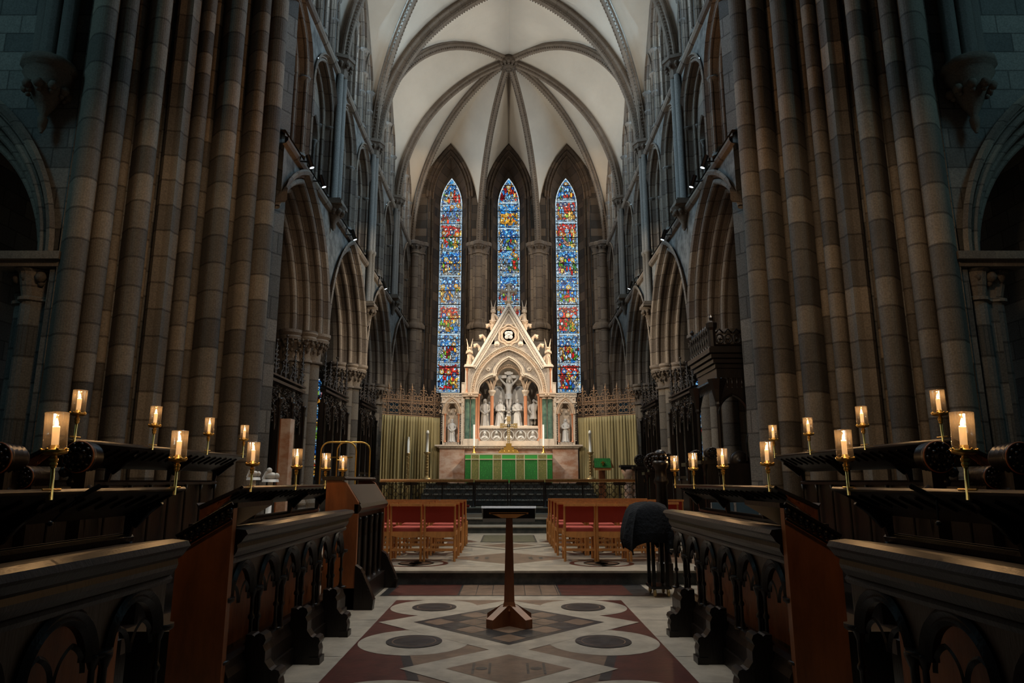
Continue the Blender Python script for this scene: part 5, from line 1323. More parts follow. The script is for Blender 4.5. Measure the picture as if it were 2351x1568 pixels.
b=MB(); b.poly([(-.19,LY-.115,za-.065),(.19,LY-.115,za-.065),(.07,LY-.115,zb+.005),(-.07,LY-.115,zb+.005)],0); b.poly([(-.19,LY-.08,za-.065),(.19,LY-.08,za-.065),(.07,LY-.08,zb+.005),(-.07,LY-.08,zb+.005)],0); b.box(-.19,LY-.115,za-.075,.19,LY-.08,za-.06); b.build('bracket',M['chair'],t)
# ================= CHOIR STALLS =================
def X(s,a): return s*a
def sbox(b,s,xa,xb,y0,y1,z0,z1,m=0): b.box(min(s*xa,s*xb),y0,z0,max(s*xa,s*xb),y1,z1,m)
def moulded(b,s,y0,y1,pts,m=0):
    """section (x out, z) run along the stall, closed"""
    b.grid([[(s*x,y,z) for x,z in pts] for y in (y0,y1)],m,cu=True,sm=False,cap=True)
def front_stall(s,y0,y1,nm,which):
    t=thing('choir_desk','low dark oak front desk with open arcading, %s on the %s'%(which,nm),'choir stall',(s*1.7,(y0+y1)/2,0))
    b=MB(); moulded(b,s,y0,y1,[(1.60,1.02),(1.585,1.035),(1.60,1.06),(1.68,1.068),(1.95,1.04),(1.95,1.00),(1.70,.995),(1.66,.97),(1.64,.975),(1.62,.99)]); moulded(b,s,y0,y1,[(1.645,.93),(1.64,.95),(1.645,.975),(1.70,.99),(1.74,.9),(1.68,.9),(1.665,.90)]); moulded(b,s,y0,y1,[(1.67,.86),(1.66,.88),(1.675,.90),(1.74,.9),(1.74,.86)]); b.build('top_rail',M['oak'],t)
    b=MB(); moulded(b,s,y0,y1,[(1.64,0),(1.64,.22),(1.66,.26),(1.67,.30),(1.72,.31),(1.78,.30),(1.78,0)]); sbox(b,s,1.62,1.66,y0,y1,0,.12); b.build('plinth',M['oak'],t)
    n=max(1,round((y1-y0)/.49)); w_=(y1-y0)/n
    T=TW(s,1.69)
    for i in range(n):
        hc=y0+w_*(i+.5); sw_=w_*.5-.06; c=cof(sw_,.20); r=sw_+c
        b=MB(); arch(b,T,hc,.64,c,[(r+.035,-.01),(r+.02,-.025),(r,-.01),(r-.012,-.02),(r-.03,.0),(r-.03,.03)],14); spandrel(b,T,hc,.64,c,r+.01,hc-w_/2,hc+w_/2,.88,.0,n=14)
        spandrel(b,T,hc,.64,c,r-.02,hc-w_/2,hc+w_/2,.88,.035,n=7)
        cs=cof(sw_*.45,.12); rs_=sw_*.45+cs
        for q in (-1,1): arch(b,TW(s,1.71),hc+q*sw_*.48,.60,cs,[(rs_+.01,-.008),(rs_,-.015),(rs_-.012,0)],9)
        b.build('arch_tracery',M['oak'],t)
    for i in range(n+1):
        y=y0+w_*i; b=MB()
        for dy,dx in (((-.035,0),(.035,0),(0,-.03)) if 0<i<n else ((.0,0),)):
            yy=y+dy+(.03 if i==0 else (-.03 if i==n else 0)); b.lathe([(.02,.30),(.022,.33),(.013,.36),(.013,.46),(.022,.47),(.022,.485),(.013,.5),(.013,.60),(.016,.605),(.024,.63),(.03,.645),(.03,.66)],(s*(1.69+dx),yy,0),7)
        b.lathe([(.05,.30),(.055,.31),(.04,.32)],(s*1.69,y,0),8); b.lathe([(.04,.64),(.055,.65),(.055,.67)],(s*1.69,y,0),8); b.build('colonnette_cluster',M['oak'],t)
    b=MB(); sbox(b,s,1.90,1.93,y0,y1,.05,.97); b.build('back_panel',M['oakred'],t)['label']='plain red-brown back panel'
    k=int((y1-y0)/.92); 
    for i in range(k+1):
        y=y0+.35+i*.92
        if y>y1-.1: break
        b=MB(); pts=[(1.44,0),(1.43,.10),(1.45,.17),(1.50,.20),(1.53,.24),(1.53,.30),(1.56,.36),(1.62,.40),(1.66,.40),(1.66,0)]
        b.grid([[(s*x,yy,z) for x,z in pts] for yy in (y-.055,y+.055)],0,cu=True,sm=False,cap=True)
        b.tube([(s*1.46,y-.065,.165),(s*1.46,y+.065,.165)],.035,8); b.tube([(s*1.57,y-.06,.37),(s*1.57,y+.06,.37)],.04,8); b.box(min(s*1.42,s*1.5),y-.065,0,max(s*1.42,s*1.5),y+.065,.05); b.build('scroll_foot',M['oak'],t)
    return t
def desk_end(t,s,y,z0=1.03,z1=1.22,x0=1.66,x1=1.98):
    b=MB(); pts=[(x0,0),(x1,0),(x1,z0),(x0,z1)]; b.grid([[(s*x,yy,z) for x,z in pts] for yy in (y,y+.06)],0,cu=True,sm=False,cap=True); b.build('end_panel',M['oakred'],t)['label']='plain red-brown end panel'
    b=MB()
    for k in range(9):
        tt=(k+.5)/9; x=x0+(x1-x0)*tt; z=z1+(z0-z1)*tt; b.ball((s*x,y-.01,z-.035),.022,6); b.ball((s*x,y-.01,z-.065),.012,5)
    b.grid([[(s*x0,yy,z1),(s*x1,yy,z0)] for yy in (y-.03,y+.5)],0); b.tube([(s*x0,y-.02,z1-.09),(s*x1,y-.02,z0-.09)],.008,5); b.tube([(s*x0,y-.02,z1),(s*x1,y-.02,z0)],.012,5); b.build('carved_cresting',M['oak'],t)
    sb=MB(); sb.grid([[(s*x,yy,z) for x,z in [(x0,z1),(x1,z0),(x1,z0-.03),(x0,z1-.03)]] for yy in (y,y+.7)],0,cu=True,sm=False,cap=True); sb.build('sloping_top',M['oak'],t)
def pew_seat(s,x0,x1,y0,y1,z,lb,nm):
    t=thing('choir_bench','dark oak choir bench '+lb,'bench',(s*x0,(y0+y1)/2,0)); b=MB(); sbox(b,s,x0,x1,y0,y1,z-.04,z); b.build('seat',M['oak'],t)
    for y in (y0+.06,(y0+y1)/2,y1-.1):
        b=MB(); sbox(b,s,x0+.02,x1-.02,y,y+.05,0 if x0<2.5 else (.2 if x0<3.8 else .4),z-.04); b.build('support',M['oak'],t)
def slab_desk(s,y0,y1,xa,za,xb,zb,zf,nm,lb,zp):
    """reading desk: sloped slab from its high edge (xa,za) to the low edge (xb,zb) carried on brackets"""
    t=thing('reading_desk',lb,'choir stall',(s*xb,(y0+y1)/2,zf)); b=MB(); n=Vector((zb-za,-(xb-xa))); 
    b.grid([[(s*x,y,z) for x,z in [(xa,za),(xa,za-.025),(xb,zb-.03),(xb+.02,zb+.02),(xb,zb)]] for y in (y0,y1)],0,cu=True,sm=False,cap=True)
    b.tube([(s*xa,y0,za-.012),(s*xa,y1,za-.012)],.016,6)
    b.build('sloping_top',M['oak'],t)
    k=int((y1-y0)/.16)
    for i in range(k): 
        b=MB(); y=y0+.08+i*.16; b.grid([[(s*(xa+(xb-xa)*q),yy,za+(zb-za)*q-.03) for q in (.15,.8)] for yy in (y,y+.02)],0,sm=False); b.tube([(s*(xa+(xb-xa)*.12),y,za+(zb-za)*.12-.035),(s*(xa+(xb-xa)*.5),y+.01,za+(zb-za)*.5-.04)],.008,4)
        b.build('streak_slat',M['oak'],t)  # added slats stand in for candle streaks reflected on the underside
    nb=max(2,round((y1-y0)/1.2)+1)
    for i in range(nb):
        y=y0+.05+(y1-y0-.1)*i/(nb-1); b=MB()
        pts=[(xb,zb-.03),(xa+.10,za-.07),(xa+.14,za-.13),(xa+.20,za-.13),(xa+.22,za-.20),(xb-.06,za-.24),(xb-.03,za-.36),(xb,za-.45)]
        b.grid([[(s*x,yy,z) for x,z in pts] for yy in (y-.018,y+.018)],0,cu=True,sm=False,cap=True)
        b.tube([(s*(xa+.12),y,za-.1),(s*(xa+.2),y,za-.16),(s*(xb-.06),y,za-.26)],.02,6); b.build('fretted_bracket',M['oakred'] if i in (0,) else M['oak'],t)
    b=MB(); sbox(b,s,xb,xb+.05,y0,y1,zf,zp); moulded(b,s,y0,y1,[(xb-.03,zp-.05),(xb-.04,zp-.02),(xb-.02,zp),(xb+.07,zp),(xb+.07,zp-.05)]); moulded(b,s,y0,y1,[(xb-.03,zf),(xb-.03,zf+.12),(xb,zf+.15),(xb+.06,zf+.15),(xb+.06,zf)])
    b.build('panelled_front',M['oak'],t)
    kk=int((y1-y0)/.38)
    for i in range(kk+1):
        b=MB(); y=y0+.04+i*(y1-y0-.08)/max(1,kk); b.lathe([(.02,zf+.15),(.014,zf+.2),(.014,zp-.15),(.025,zp-.05)],(s*(xb-.03),y,0),6)
        b.build('front_colonnette',M['oak'],t)
    return t
for s,nm in ((-1,'left'),(1,'right')):
    front_stall(s,.9,3.55,nm,'nearest the viewer')
    t=front_stall(s,4.31,7.25,nm,'middle section'); desk_end(t,s,4.25)
    slab_desk(s,1.0,4.85,2.25,1.31,2.60,1.15,.2,nm,'dark oak reading desk with sloping top on the %s, the nearest one with candles'%nm,1.0)
    slab_desk(s,5.9,9.5,2.25,1.31,2.60,1.15,.2,nm,'dark oak reading desk with sloping top on the %s, farther one with candles'%nm,1.0)
    slab_desk(s,5.45,9.2,3.5,1.685,3.88,1.50,.4,nm,'raised back-row reading desk with sloping dark top and candles on the %s'%nm,1.36)
    slab_desk(s,1.2,4.6,3.5,1.5,3.88,1.33,.4,nm,'back-row reading desk without candles on the %s, nearest the viewer'%nm,1.2)
    pew_seat(s,1.98,2.35,1.0,3.5,.46,'behind the nearest front desk on the %s'%nm,nm); pew_seat(s,1.98,2.35,4.4,7.65,.46,'behind the middle front desk on the %s'%nm,nm)
    pew_seat(s,3.05,3.5,1.0,4.8,.64,'between the nearest reading desks on the %s'%nm,nm); pew_seat(s,3.05,3.5,5.9,9.3,.64,'between the farther reading desks on the %s'%nm,nm)
    # carved scroll ends
    SCR=[(181,1049,5.3,.125,.17,'the larger one by the raised reading desk'),(52,1096,5.0,.085,.25,'the small one below the larger'),(-8,1052,4.8,.115,.22,'the one at the edge of view')]
    for k,(u,v,Y,r,l,lb) in enumerate(SCR):
        uu=u if s<0 else 2336-u; x,z=at(uu,v,Y)
        t=thing('carved_stall_end','dark oak scrolled stall end on the %s, %s'%(nm,lb),'stall end',(x,Y,.4)); b=MB(); scroll(b,x,Y,z,r,l); sc_=b.build('scroll',M['oak'],t); b=MB(); b.tube([(x+r*.93*cos(a),Y-.005,z+r*.93*sin(a)) for a in [2*PI*j/24 for j in range(24)]],r*.06,6,closed=True,up=(0,1,0)); b.build('rim',M['oakred'],sc_)['label']='red-brown rim'
        b=MB(); b.box(x-.05,Y+.03,.4,x+.05,Y+l-.02,z-r*.7); b.tube([(x+s*r*.9,Y+.1,z-r*.3),(x+s*r*.5,Y+.1,z-r*1.3),(x-s*r*.3,Y+.1,z-r*1.9),(x-s*r*.2,Y+.1,.42)],[r*.3,r*.4,r*.35,r*.3],8); b.ball((x+s*r,Y+.05,z-r*.9),r*.35,7); b.ball((x+s*r*.5,Y+.05,z-r*1.5),r*.3,7); b.build('carved_support',M['oak'],t)
    # back stalls against the crossing pier
    t=thing('back_stall_row','row of dark oak return seats against the %s crossing pier'%nm,'choir stall',(s*5.1,7.5,.4)); b=MB(); sbox(b,s,4.75,5.2,1.5,9.6,.8,.86); sbox(b,s,5.2,5.26,1.5,9.6,.4,1.12); b.build('seat_and_back',M['oak'],t)
    for i in range(9):
        y=1.9+i*.92; b=MB(); sbox(b,s,4.7,5.24,y-.03,y+.03,.4,1.1); scroll(b,s*4.78,y-.06,1.14,.07,.12); b.ball((s*4.95,y,1.2),.05,7); b.build('arm_divider',M['oak'],t)
# left: tall end desk with steep polished slope, then brass hoops; right: dark post
def end_desk(s,nm,lb):
    t=thing('prayer_desk',lb,'desk',(s*1.75,8.6,0)); y0,y1=7.75,9.45
    if s>0: y0,y1=8.2,8.3
    b=MB(); pts=[(1.66,0),(1.66,1.12),(1.80,1.33),(1.86,1.36),(2.02,1.36),(2.02,0)]
    for y in (y0,y1-.06):
        b=MB(); b.grid([[(s*x,yy,z) for x,z in pts] for yy in (y,y+.06)],0,cu=True,sm=False,cap=True); b.build('side_panel',M['oakred'],t)
    b=MB(); b.grid([[(s*x,y,z) for x,z in [(1.64,1.10),(1.79,1.315),(1.80,1.30),(1.67,1.08)]] for y in (y0+.06,y1-.06)],0,cu=True,sm=False,cap=True); b.build('polished_slope',M['oak'],t)['label']='polished sloping top'
    b=MB(); moulded(b,s,y0-.03,y1+.03,[(1.82,1.36),(1.80,1.38),(1.82,1.40),(2.06,1.40),(2.06,1.36)]); moulded(b,s,y0,y1,[(1.63,1.03),(1.62,1.06),(1.64,1.10),(1.70,1.10),(1.70,1.0),(1.66,1.0)]); b.build('top_ledge',M['oak'],t)
    b=MB(); sbox(b,s,1.70,1.73,y0+.06,y1-.06,.1,1.02); sbox(b,s,1.60,1.78,y0,y1,0,.22)
    for k in range(5): shaft(b,s*1.68,y0+.15+k*.34,.22,.95,.02,0,6)
    b.build('front',M['oak'],t)
    for y in (y0+.03,y1-.1):
        b=MB(); pts=[(1.46,0),(1.45,.10),(1.49,.2),(1.55,.32),(1.6,.42),(1.66,.46),(1.66,0)]; b.grid([[(s*x,yy,z) for x,z in pts] for yy in (y-.05,y+.06)],0,cu=True,sm=False,cap=True)
        for k in range(4): b.tube([(s*(1.47+.04*k),y-.06,.1+.09*k),(s*(1.47+.04*k),y+.07,.1+.09*k)],.022,6)
        b.build('scroll_foot',M['oak'],t)
end_desk(-1,'left','taller dark oak prayer desk with steep polished slope ending the left stalls')
t=thing('carved_newel_post','tall dark turned oak post ending the right choir stalls near the altar rail','post',(2.08,9.47,0)); x,y=2.05,9.4
b=MB(); b.box(x-.09,y-.09,0,x+.09,y+.09,.3); b.lathe([(.095,.3),(.09,.34),(.08,.4),(.08,1.3),(.10,1.33),(.10,1.36),(.08,1.40),(.075,1.50),(.10,1.54),(.11,1.58),(.10,1.62)],(x,y,0),12); b.build('shaft',M['oak'],t)
b=MB(); b.ball((x,y,1.7),.09,10,0,(1,1,.8)); knobs(b,(x,y),.08,1.66,.03,8); b.build('finial',M['oak'],t)
for k,(xa,ya,h,nm) in enumerate(((-2.42,11.0,1.96,'nearer'),(-2.36,11.8,2.0,'farther'))):
    t=thing('brass_hoop_rail','thin brass hoop handrail beyond the left stalls, the %s of two'%nm,'handrail',(xa,ya,.177))
    P=[(xa,ya,.18),(xa,ya,h-.18)]+[(xa-.15+.15*cos(a),ya,h-.15+.15*sin(a)) for a in [PI/2*k/5 for k in range(6)]]+[(xa-.38,ya,h)]+[(xa-.42+.14*cos(a),ya,h-.14+.14*sin(a)) for a in [PI/2+PI/2*k/5 for k in range(6)]]+[(xa-.56,ya,.18)]
    b=MB(); b.tube(P,.013,8,up=(0,1,0)); b.tube([(xa-.56,ya,h-.24),(xa-.05,ya,h-.24)][::-1] if k==0 else [(xa-.56,ya,h-.3),(xa-.45,ya,h-.3)],.011,6,up=(0,0,1)); b.build('hoop',M['brass'],t)
    for q in (0,-.56):
        b=MB(); b.lathe([(.05,.177),(.05,.19),(.02,.21)],(xa+q,ya,0),10); b.build('foot_plate',M['brass'],t)
# ================= CANDLES =================
def candle_lamp():
    t=thing('candle_lamp','x','candle lamp',(0,0,0)); 
    b=MB(); b.tube([(0,0,-.05),(0,0,.11)],.010,8); b.build('stem',M['brass'],t)
    b=MB(); b.tube([(0,-.07,.0),(0,.07,.0)],.006,6); b.build('cross_bar',M['brass'],t)
    D=-.035
    b=MB(); b.lathe([(.011,.14+D),(.017,.15+D),(.018,.16+D),(.014,.163+D),(.020,.17+D),(.020,.185+D),(.013,.19+D),(.014,.20+D),(.045,.205+D),(.056,.21+D),(.060,.225+D),(.056,.228+D),(.048,.215+D),(.02,.215+D),(.02,.25+D)],(0,0,0),20)
    for k in range(8): b.ball((.057*cos(PI/4*k),.057*sin(PI/4*k),.228+D),.008,5)
    b.build('brass_cup',M['brass'],t)
    b=MB(); b.lathe([(.0165,.215+D),(.0165,.300),(.015,.310),(.013,.307),(.004,.303)],(0,0,0),14); cd=b.build('candle',M['wax'],t)
    b=MB(); b.lathe([(.0025,.303),(.007,.312),(.009,.321),(.006,.335),(.001,.348)],(0,0,0),10); b.build('flame',M['flame'],cd)
    g=MB(); n=28; r1=.0530; r2=.0510
    g.grid([[(r*cos(2*PI*j/n),r*sin(2*PI*j/n),z) for j in range(n)] for r,z in ((r1,.190),(r1,.374),(r2,.377),(r2,.190))],0,cu=True); g.build('glass_chimney',M['glass'],t)
    l=bpy.data.lights.new('candle_light','POINT'); l.energy=2.6; l.color=(1,.60,.28); l.shadow_soft_size=.012
    o=bpy.data.objects.new('candle_light',l); COL.objects.link(o); o.parent=t; o.location=(0,0,.352)
    return t
CL=candle_lamp(); first=True
front=[(3.43,0),(4.70,0),(6.08,0),(7.35,0),(8.52,0),(9.40,0)]
names=['nearest','second','third','fourth','fifth','farthest']
names4=['nearest','second','third','farthest']
for s,nm in ((-1,'left'),(1,'right')):
    ys=front if s<0 else [(3.42,0),(4.62,0),(6.02,0),(7.28,0),(8.45,0),(9.40,0)]
    for k,(y,_) in enumerate(ys):
        lb='lit candle in a glass chimney on a brass stem, %s on the front %s desk'%(names[k],nm); loc=(s*2.24,y,1.31)
        if first: o=CL; o.location=loc; o['label']=lb; first=False
        else: o=dup(CL,loc,lb)
        o['group']='candle lamps on the choir desks'
        if k==0: o.rotation_euler=(0,s*.05,0)
    for k,y in enumerate((5.55,6.78,8.02,9.10)):
        o=dup(CL,(s*3.49,y,1.70),'lit candle in a glass chimney, %s on the raised back-row %s desk'%(names4[k],nm),'candle lamps on the choir desks'); 
# microphones on thin stands at the desks
for s,nm in ((-1,'left'),(1,'right')):
    t=thing('desk_microphone','slim grey microphone angled over the nearest %s reading desk'%nm,'microphone',(s*2.3,4.0,1.2)); 
    a=at(228 if s<0 else 2092,1116,3.2); b_=at(175 if s<0 else 2150,1146,3.1); c_=at(115 if s<0 else 2155,1202,3.0)
    b=MB(); A_=Vector((a[0],3.2,a[1])); B_=Vector((b_[0],3.1,b_[1])); C_=Vector((c_[0],3.0,c_[1]))
    b.tube([A_,B_],[.013,.011],10); b.build('microphone_body',M['iron'],t)
    b=MB(); b.tube([B_,C_],.004,6); b.ball(C_,.012,8); b.build('cable',M['black'],t)
# ================= CLOTH-COVERED TROLLEY =================
t=thing('covered_trolley','wheeled stand covered by a black cloth at the end of the right stalls','trolley',(1.75,8.9,0))
cx,cy=1.74,8.75; b=MB(); rows=[]
rr=random.Random(2)
for k,(z,rx,ry) in enumerate(((1.09,.02,.02),(1.085,.14,.16),(1.06,.20,.22),(1.0,.235,.26),(.9,.26,.28),(.78,.275,.30),(.68,.27,.30),(.62,.24,.28))):
    rows.append([(cx+rx*(abs(cos(a))**.6*(1 if cos(a)>0 else -1))*(1+.026*k*sin(9*a+k*.2)*(.6+.4*sin(2*a)))-.012*k*(cos(a)<0),cy+ry*(abs(sin(a))**.6*(1 if sin(a)>0 else -1))*(1+.026*k*sin(8*a+1)),z+(.03*sin(4*a+1)+.02*sin(9*a) if k>=6 else 0)+.015*sin(3*a)-.012*k*abs(sin(2*a))) for a in [2*PI*j/40 for j in range(40)]])
b.grid(rows,0,cu=True); ob=b.build('black_cover',M['cloth'],t)
b=MB()
for x,y in ((-.0,-.14),(.16,-.14),(.0,.14),(.16,.14)): b.box(cx+x-.02,cy+y-.02,.10,cx+x+.02,cy+y+.02,.95)
b.box(cx-.04,cy-.18,.09,cx+.2,cy+.18,.12); b.build('frame',M['black'],t)
for x,y in ((-.0,-.14),(.16,-.14),(.0,.14),(.16,.14)):
    b=MB(); b.lathe([(.01,-.015),(.04,-.013),(.045,0),(.04,.013),(.01,.015)],(cx+x,cy+y-.03,.047),12,ax='x'); b.ball((cx+x,cy+y,.09),.022,6); b.build('castor',M['bronze'],t)
# two chairs with blue backs seen through the right reading desk
for k,(u,Y) in enumerate(((1662,11.0),(1715,11.0))):
    x,z=at(u,1172,Y); t=thing('blue_chair','chair with dark blue back behind the right reading desk, %s'%('the nearer to the altar' if k==0 else 'the farther from the altar'),'chair',(x,Y,.177))
    b=MB(); b.box(x-.18,Y,z-.10,x+.18,Y+.03,z+.12); b.build('backrest',M['blue'],t); b=MB()
    b.box(x-.19,Y+.03,.55,x+.19,Y+.4,.62); b.build('seat',M['blue'],t)
    for q in (-1,1):
        b=MB(); b.tube([(x+q*.19,Y,.177),(x+q*.19,Y,z+.12)],.012,6); b.build('leg',M['iron'],t); b=MB(); b.tube([(x+q*.19,Y+.4,.177),(x+q*.19,Y+.4,.56)],.012,6); b.build('leg',M['iron'],t)
# ================= SPOTLIGHT FIXTURES on the string course =================
FX=[(-1,712,372,13.6),(-1,740,417,14.7),(-1,883,655,23.4),(-1,812,540,18.9),(1,1617,372,13.6),(1,1591,417,14.7),(1,1447,655,23.4),(1,1524,540,18.9)]
for k,(s,u,v,Y) in enumerate(FX):
    yy_=cos(PITCH)-(784-v)/FPX*sin(PITCH); x=s*4.27; Y=4.27*yy_/(abs(u-1168)/FPX); z=at(u,v,Y)[1]; nm='left' if s<0 else 'right'; pos=['nearest','second','farthest','third'][k%4]
    t=thing('spotlight','black cylindrical spotlight on the %s string course, %s along'%(nm,pos),'spotlight',(x,Y,z))
    b=MB(); d=Vector((-s*.10,.05,-.30)).normalized(); p=Vector((x,Y,z)); b.tube([p-d*.15,p+d*.13],.055,12,up=(0,1,0)); b.build('housing',M['black'],t)
    b=MB(); b.tube([p+d*.131,p+d*.135],.046,12,up=(0,1,0)); b.build('lens',M['lens'],t)
    b=MB(); b.tube([p,(s*(A-.12),Y,z+.02),(s*(A-.12),Y,8.2)],.018,6); b.build('bracket',M['black'],t)
WS=(1,.80,.55)
for s in (-1,1):
    spot((s*4.2,22.9,8.6),(-s*.5,25.2,4.6),430,(1,.86,.70),50,.7,.12,name='reredos_lamp')
    spot((s*4.0,20.6,8.7),(-s*.1,24.3,2.0),300,(1,.86,.70),36,.8,.12,name='altar_lamp')
    spot((-s*4.2,18.9,8.7),(s*4.55,21.4,7.0),1700,(1,.84,.62),34,.5,.06,name='pier_lamp')
    spot((-s*4.2,14.6,8.7),(s*4.7,17.0,4.4),700,(1,.84,.66),46,.6,.08,name='pier_lamp')
    spot((-s*4.2,18.9,8.7),(s*4.7,21.5,3.4),700,(1,.82,.60),40,.6,.08,name='pier_lamp')
    spot((-s*4.2,23.2,8.7),(s*3.6,25.2,2.6),560,(1,.84,.60),50,.7,.08,name='curtain_lamp')
    spot((s*3.9,13.6,8.7),(s*.6,12.4,.2),720,(1,.84,.64),74,.8,.12,name='floor_lamp_light')
    area((s*2.9,27.6,15.6),(s*4.5,30.5,9),26,(1,.75,.5),1.5,1.0,name='east_wash')
    spot((s*3.6,24.0,11.5),(s*.4,30.5,9.0),420,(1,.78,.54),70,.9,.2,name='east_lamp')
    spot((s*3.6,13.6,8.4),(0,25.2,4.7),1350,(1,.87,.72),38,.7,.12,name='added_reredos_fill')  # added frontal fill that brightens the shaded niche figures
    area((s*4.0,16.7,16.5),(-s*4.6,16.7,9.5),280,COOL,7,1.5,name='clerestory_daylight',spread=120)
    area((s*4.0,24.5,16.0),(-s*4.6,24.5,10.0),40,COOL,5,1.5,name='clerestory_daylight',spread=120)
# ================= PARCLOSE SCREENS between the piers =================
def screen():
    t=thing('parclose_screen','x','screen',(0,0,0)); L=2.6; y0=-L/2
    for k in range(4):
        b=MB(); y=y0+L*k/3; b.box(-.05,y-.05,0,.05,y+.05,3.0); shaft(b,-.07,y,.9,2.9,.03,0,6); shaft(b,.07,y,.9,2.9,.03,0,6); b.build('post',M['oak'],t)
    b=MB(); b.box(-.07,y0,0,.07,y0+L,.12); b.box(-.03,y0,.12,.03,y0+L,.95); b.box(-.07,y0,.95,.07,y0+L,1.02); b.build('dado',M['oak'],t)
    b=MB(); b.box(-.08,y0,3.20,.08,y0+L,3.26); b.box(-.09,y0,3.32,.09,y0+L,3.36)
    b.build('cornice_rail',M['oak'],t)
    for k in range(3):
        yc=y0+L*(k+.5)/3; b=MB(); hw=L/6; rr=random.Random(k)
        for q in range(70):
            a=rr.uniform(-hw,hw)*.95; h=rr.uniform(2.35+.5*abs(abs(a)/hw-.5),3.2); r=rr.uniform(.03,.075); a0=rr.uniform(0,6)
            b.tube([(rr.uniform(-.03,.03),yc+a+r*cos(a0+j*.9)*(1-j*.1),h+r*sin(a0+j*.9)*(1-j*.1)) for j in range(7)],.012,4)
        for q in (-1,1): b.tube([(0,yc+q*hw,2.1),(0,yc+q*hw*.8,2.5),(0,yc+q*hw*.45,2.8),(0,yc,2.95)],.025,6)
        b.build('tracery_panel',M['iron'],t)
    for k in range(5):
        yc=y0+L*k/4; H=.95 if k%2==0 else .72; b=MB(); 
        if k in (0,4): yc+= .08*(1 if k==0 else -1)
        b.tube([(0,yc,3.36),(0,yc,3.36+H)],[.03,.012],6)
        for j in range(6):
            z=3.45+j*(H-.15)/6; w_=.14*(1-j/7)
            for q in (-1,1): b.tube([(0,yc,z),(0,yc+q*w_*.7,z+.07),(0,yc+q*w_,z+.02)],.016,5); b.tube([(0,yc,z),(q*w_*.6,yc,z+.06)],.014,5)
        b.ball((0,yc,3.38+H),.035,6); b.build('pinnacle',M['iron'],t)
    for k in range(8):
        yc=y0+L*(k+.5)/8; b=MB(); b.tube([(0,yc-.15,3.36),(0,yc-.08,3.5),(0,yc,3.56),(0,yc+.08,3.5),(0,yc+.15,3.36)],.016,5); b.tube([(0,yc,3.56),(0,yc,3.7)],.012,5); b.ball((0,yc,3.7),.03,5); b.build('cresting_arch',M['iron'],t)
    return t
S0=screen(); first=True
for s,nm in ((-1,'left'),(1,'right')):
    for i,y in enumerate((14.85,19.27,23.75)):
        if s>0 and i==0: continue
        lb='openwork screen with crocketed pinnacles on the %s, %s'%(nm,['between crossing pier and nearest choir pier','between the nearest and middle choir piers','between the middle and farthest choir piers'][i])
        loc=(s*4.9,y,[.177,.468,.62][i])
        if first: S0.location=loc; S0['label']=lb; o=S0; first=False
        else: o=dup(S0,loc,lb)
        o['group']='openwork screens between the choir piers'
# ================= THRONE CANOPY (right) =================
t=thing('throne_canopy','large black-brown carved oak canopy with balustrade over a seat beside the right crossing pier','canopy',(5.0,14.8,.177))
x0,x1,y0,y1=4.28,5.9,14.05,15.55
b=MB()
for k,(z0_,z1_,o) in enumerate(((3.45,3.55,-.10),(3.55,3.64,-.06),(3.66,3.74,-.02),(3.76,3.84,.03),(3.86,3.94,.08),(3.96,4.06,.13))): b.box(x0-o,y0-o,z0_,x1,y1+o,z1_)
b.box(x0+.05,y0+.05,3.4,x1,y1,4.0); b.build('stepped_cornice',M['oak'],t)
b=MB(); 
for k in range(16):
    b.lathe([(.04,3.38),(.05,3.45),(.02,3.3),(.005,3.2)][::-1],(x0+.05,y0+.1+k*.09,0),6)
    b.lathe([(.005,3.2),(.02,3.3),(.05,3.45)],(x0+.05+k*.1,y0+.04,0),6)
b.build('pendants',M['oak'],t)
b=MB(); b.box(x0-.1,y0-.1,4.06,x1,y0-.04,4.10); 
for k in range(9):
    y=y0+.08+k*.17; b.lathe([(.02,4.06),(.045,4.14),(.02,4.22),(.04,4.33),(.018,4.42),(.045,4.50),(.01,4.6)],(x0-.07,y,0),7)
for k in range(9):
    x=x0+.12+k*.18; b.tube([(x+.075*cos(a),y0-.07,4.26+.10*sin(a)) for a in [2*PI*j/10 for j in range(10)]],.02,5,closed=True,up=(0,1,0)); b.ball((x,y0-.07,4.26),.03,6); b.tube([(x-.08,y0-.07,4.38),(x,y0-.07,4.47),(x+.08,y0-.07,4.38)],.02,5)
b.tube([(x0-.07,y0,4.36),(x0-.07,y1,4.36)],.02,6); b.tube([(x0,y0-.07,4.12),(x1,y0-.07,4.12)],.03,6)
b.build('balustrade',M['oak'],t)
for x,y in ((x0-.02,y0-.02),(x0-.02,y1)):
    b=MB(); b.lathe([(.07,4.06),(.07,4.45),(.11,4.5),(.12,4.6),(.08,4.62),(.03,4.66),(.05,4.72),(.01,4.78)],(x,y,0),8,sm=False); b.build('corner_finial',M['oak'],t)
    b=MB(); b.lathe([(.10,.18),(.10,1.1),(.06,1.14),(.05,1.5),(.07,1.55),(.07,1.62),(.045,1.66),(.042,2.85),(.07,2.9),(.06,2.95),(.12,3.2),(.2,3.42)],(x+.06,y+.06,0),8,sm=False); b.build('corner_post',M['oak'],t)
b=MB(); b.box(x0+.05,y0-.02,.18,x1,y0+.06,1.7); b.box(x0+.62,y0,.18,x0+.72,y0+.1,3.4); b.box(x0+.72,y0+.04,1.7,x1,y0+.08,3.45)
for k in range(4): b.tube([(x0+.72+j*.02*(6-k),y0+.02,3.2-.1*k-(j/9)**2*1.1) for j in range(10)],.014,5)
T_=TE(y0+.02); b.build('front_panelling',M['oak'],t)
b=MB(); c=cof(.30,.4); 
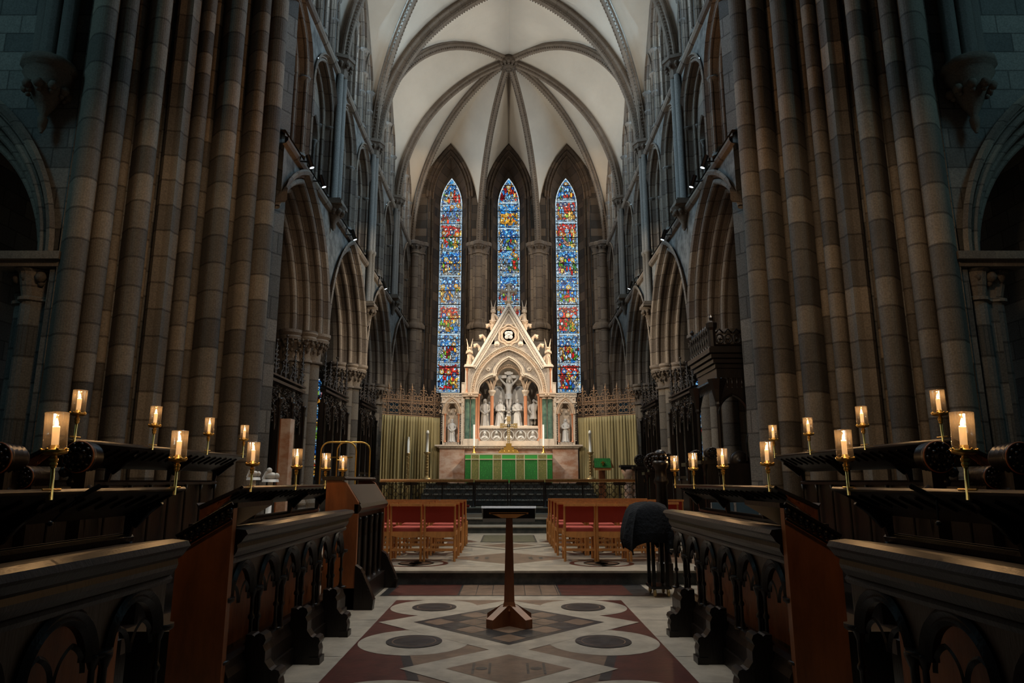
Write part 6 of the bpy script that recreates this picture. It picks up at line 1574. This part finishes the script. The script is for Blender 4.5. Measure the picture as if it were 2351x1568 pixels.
for k in range(4): arch(b,TE(y0+.0),x0+1.05,2.0,cof(.52-.07*k,.8-.08*k),[(.52-.07*k+cof(.52-.07*k,.8-.08*k),0),(.52-.07*k+cof(.52-.07*k,.8-.08*k)-.015,-.02),(.52-.07*k+cof(.52-.07*k,.8-.08*k)-.03,0)],8,zb=1.75)
arch(b,TE(y0+.02),x0+.33,2.7,c,[(.30+c+.03,0),(.30+c,-.03),(.30+c-.03,0)],8); spandrel(b,TE(y0+.03),x0+.33,2.7,c,.30+c,x0,x0+.66,3.45,n=6)
b.build('front_arches',M['oak'],t)
b=MB(); b.box(x0+.1,y1-.04,.18,x1,y1,.9); b.box(x0+.2,y0+.6,.5,x1,y1,.6); b.build('seat',M['oak'],t)
b=MB(); b.lathe([(.02,-.02),(.12,0),(.2,.02),(.22,.06)],(x0+.48,y0+.2,1.75),16,ax='y'); b.build('round_carving',M['oak'],t)
# tall wooden panel and white carving on the left
x,z=at(650,990,13.0); t=thing('tall_wooden_box','tall narrow box, orange side and pale front, before the nearest left choir pier','box',(x,13.0,.177))
zt=at(650,961,13.0)[1]; b=MB(); b.box(x-.05,13.0,.178,x+.13,13.25,zt,0); b.build('pale_board',M['vein'],t)
b=MB(); b.box(x-.07,12.99,.178,x-.05,13.26,zt,0); b.build('orange_side',M['oakred'],t)['label']='orange-brown side board'
for k,(u,v,Y,sc) in enumerate(((622,1088,10.6,1),(583,1083,10.3,.8))):
    x,z=at(u,v,Y); b=MB(); z-=.03
    b.ball((x,Y,z),.07*sc,10,0,(1.4,1,.8)); b.ball((x-.02,Y-.02,z+.08*sc),.045*sc,9); b.ball((x+.09*sc,Y,z),.045*sc,8); b.tube([(x-.10*sc,Y,z-.05),(x-.05*sc,Y-.03,z+.05),(x+.01,Y-.02,z+.07)],[.035*sc,.03*sc,.02*sc],8); b.lathe([(.13*sc,z-.09),(.12*sc,z-.05)],(x,Y,0),10)
    b.lathe([(.05,.178),(.04,z-.09)],(x,Y,0),8)
    tag(b.build('white_carving',M['marble']),'small white carved ornament beyond the left reading desk, %s'%('the larger right one' if k==0 else 'the smaller left one'),'carving')
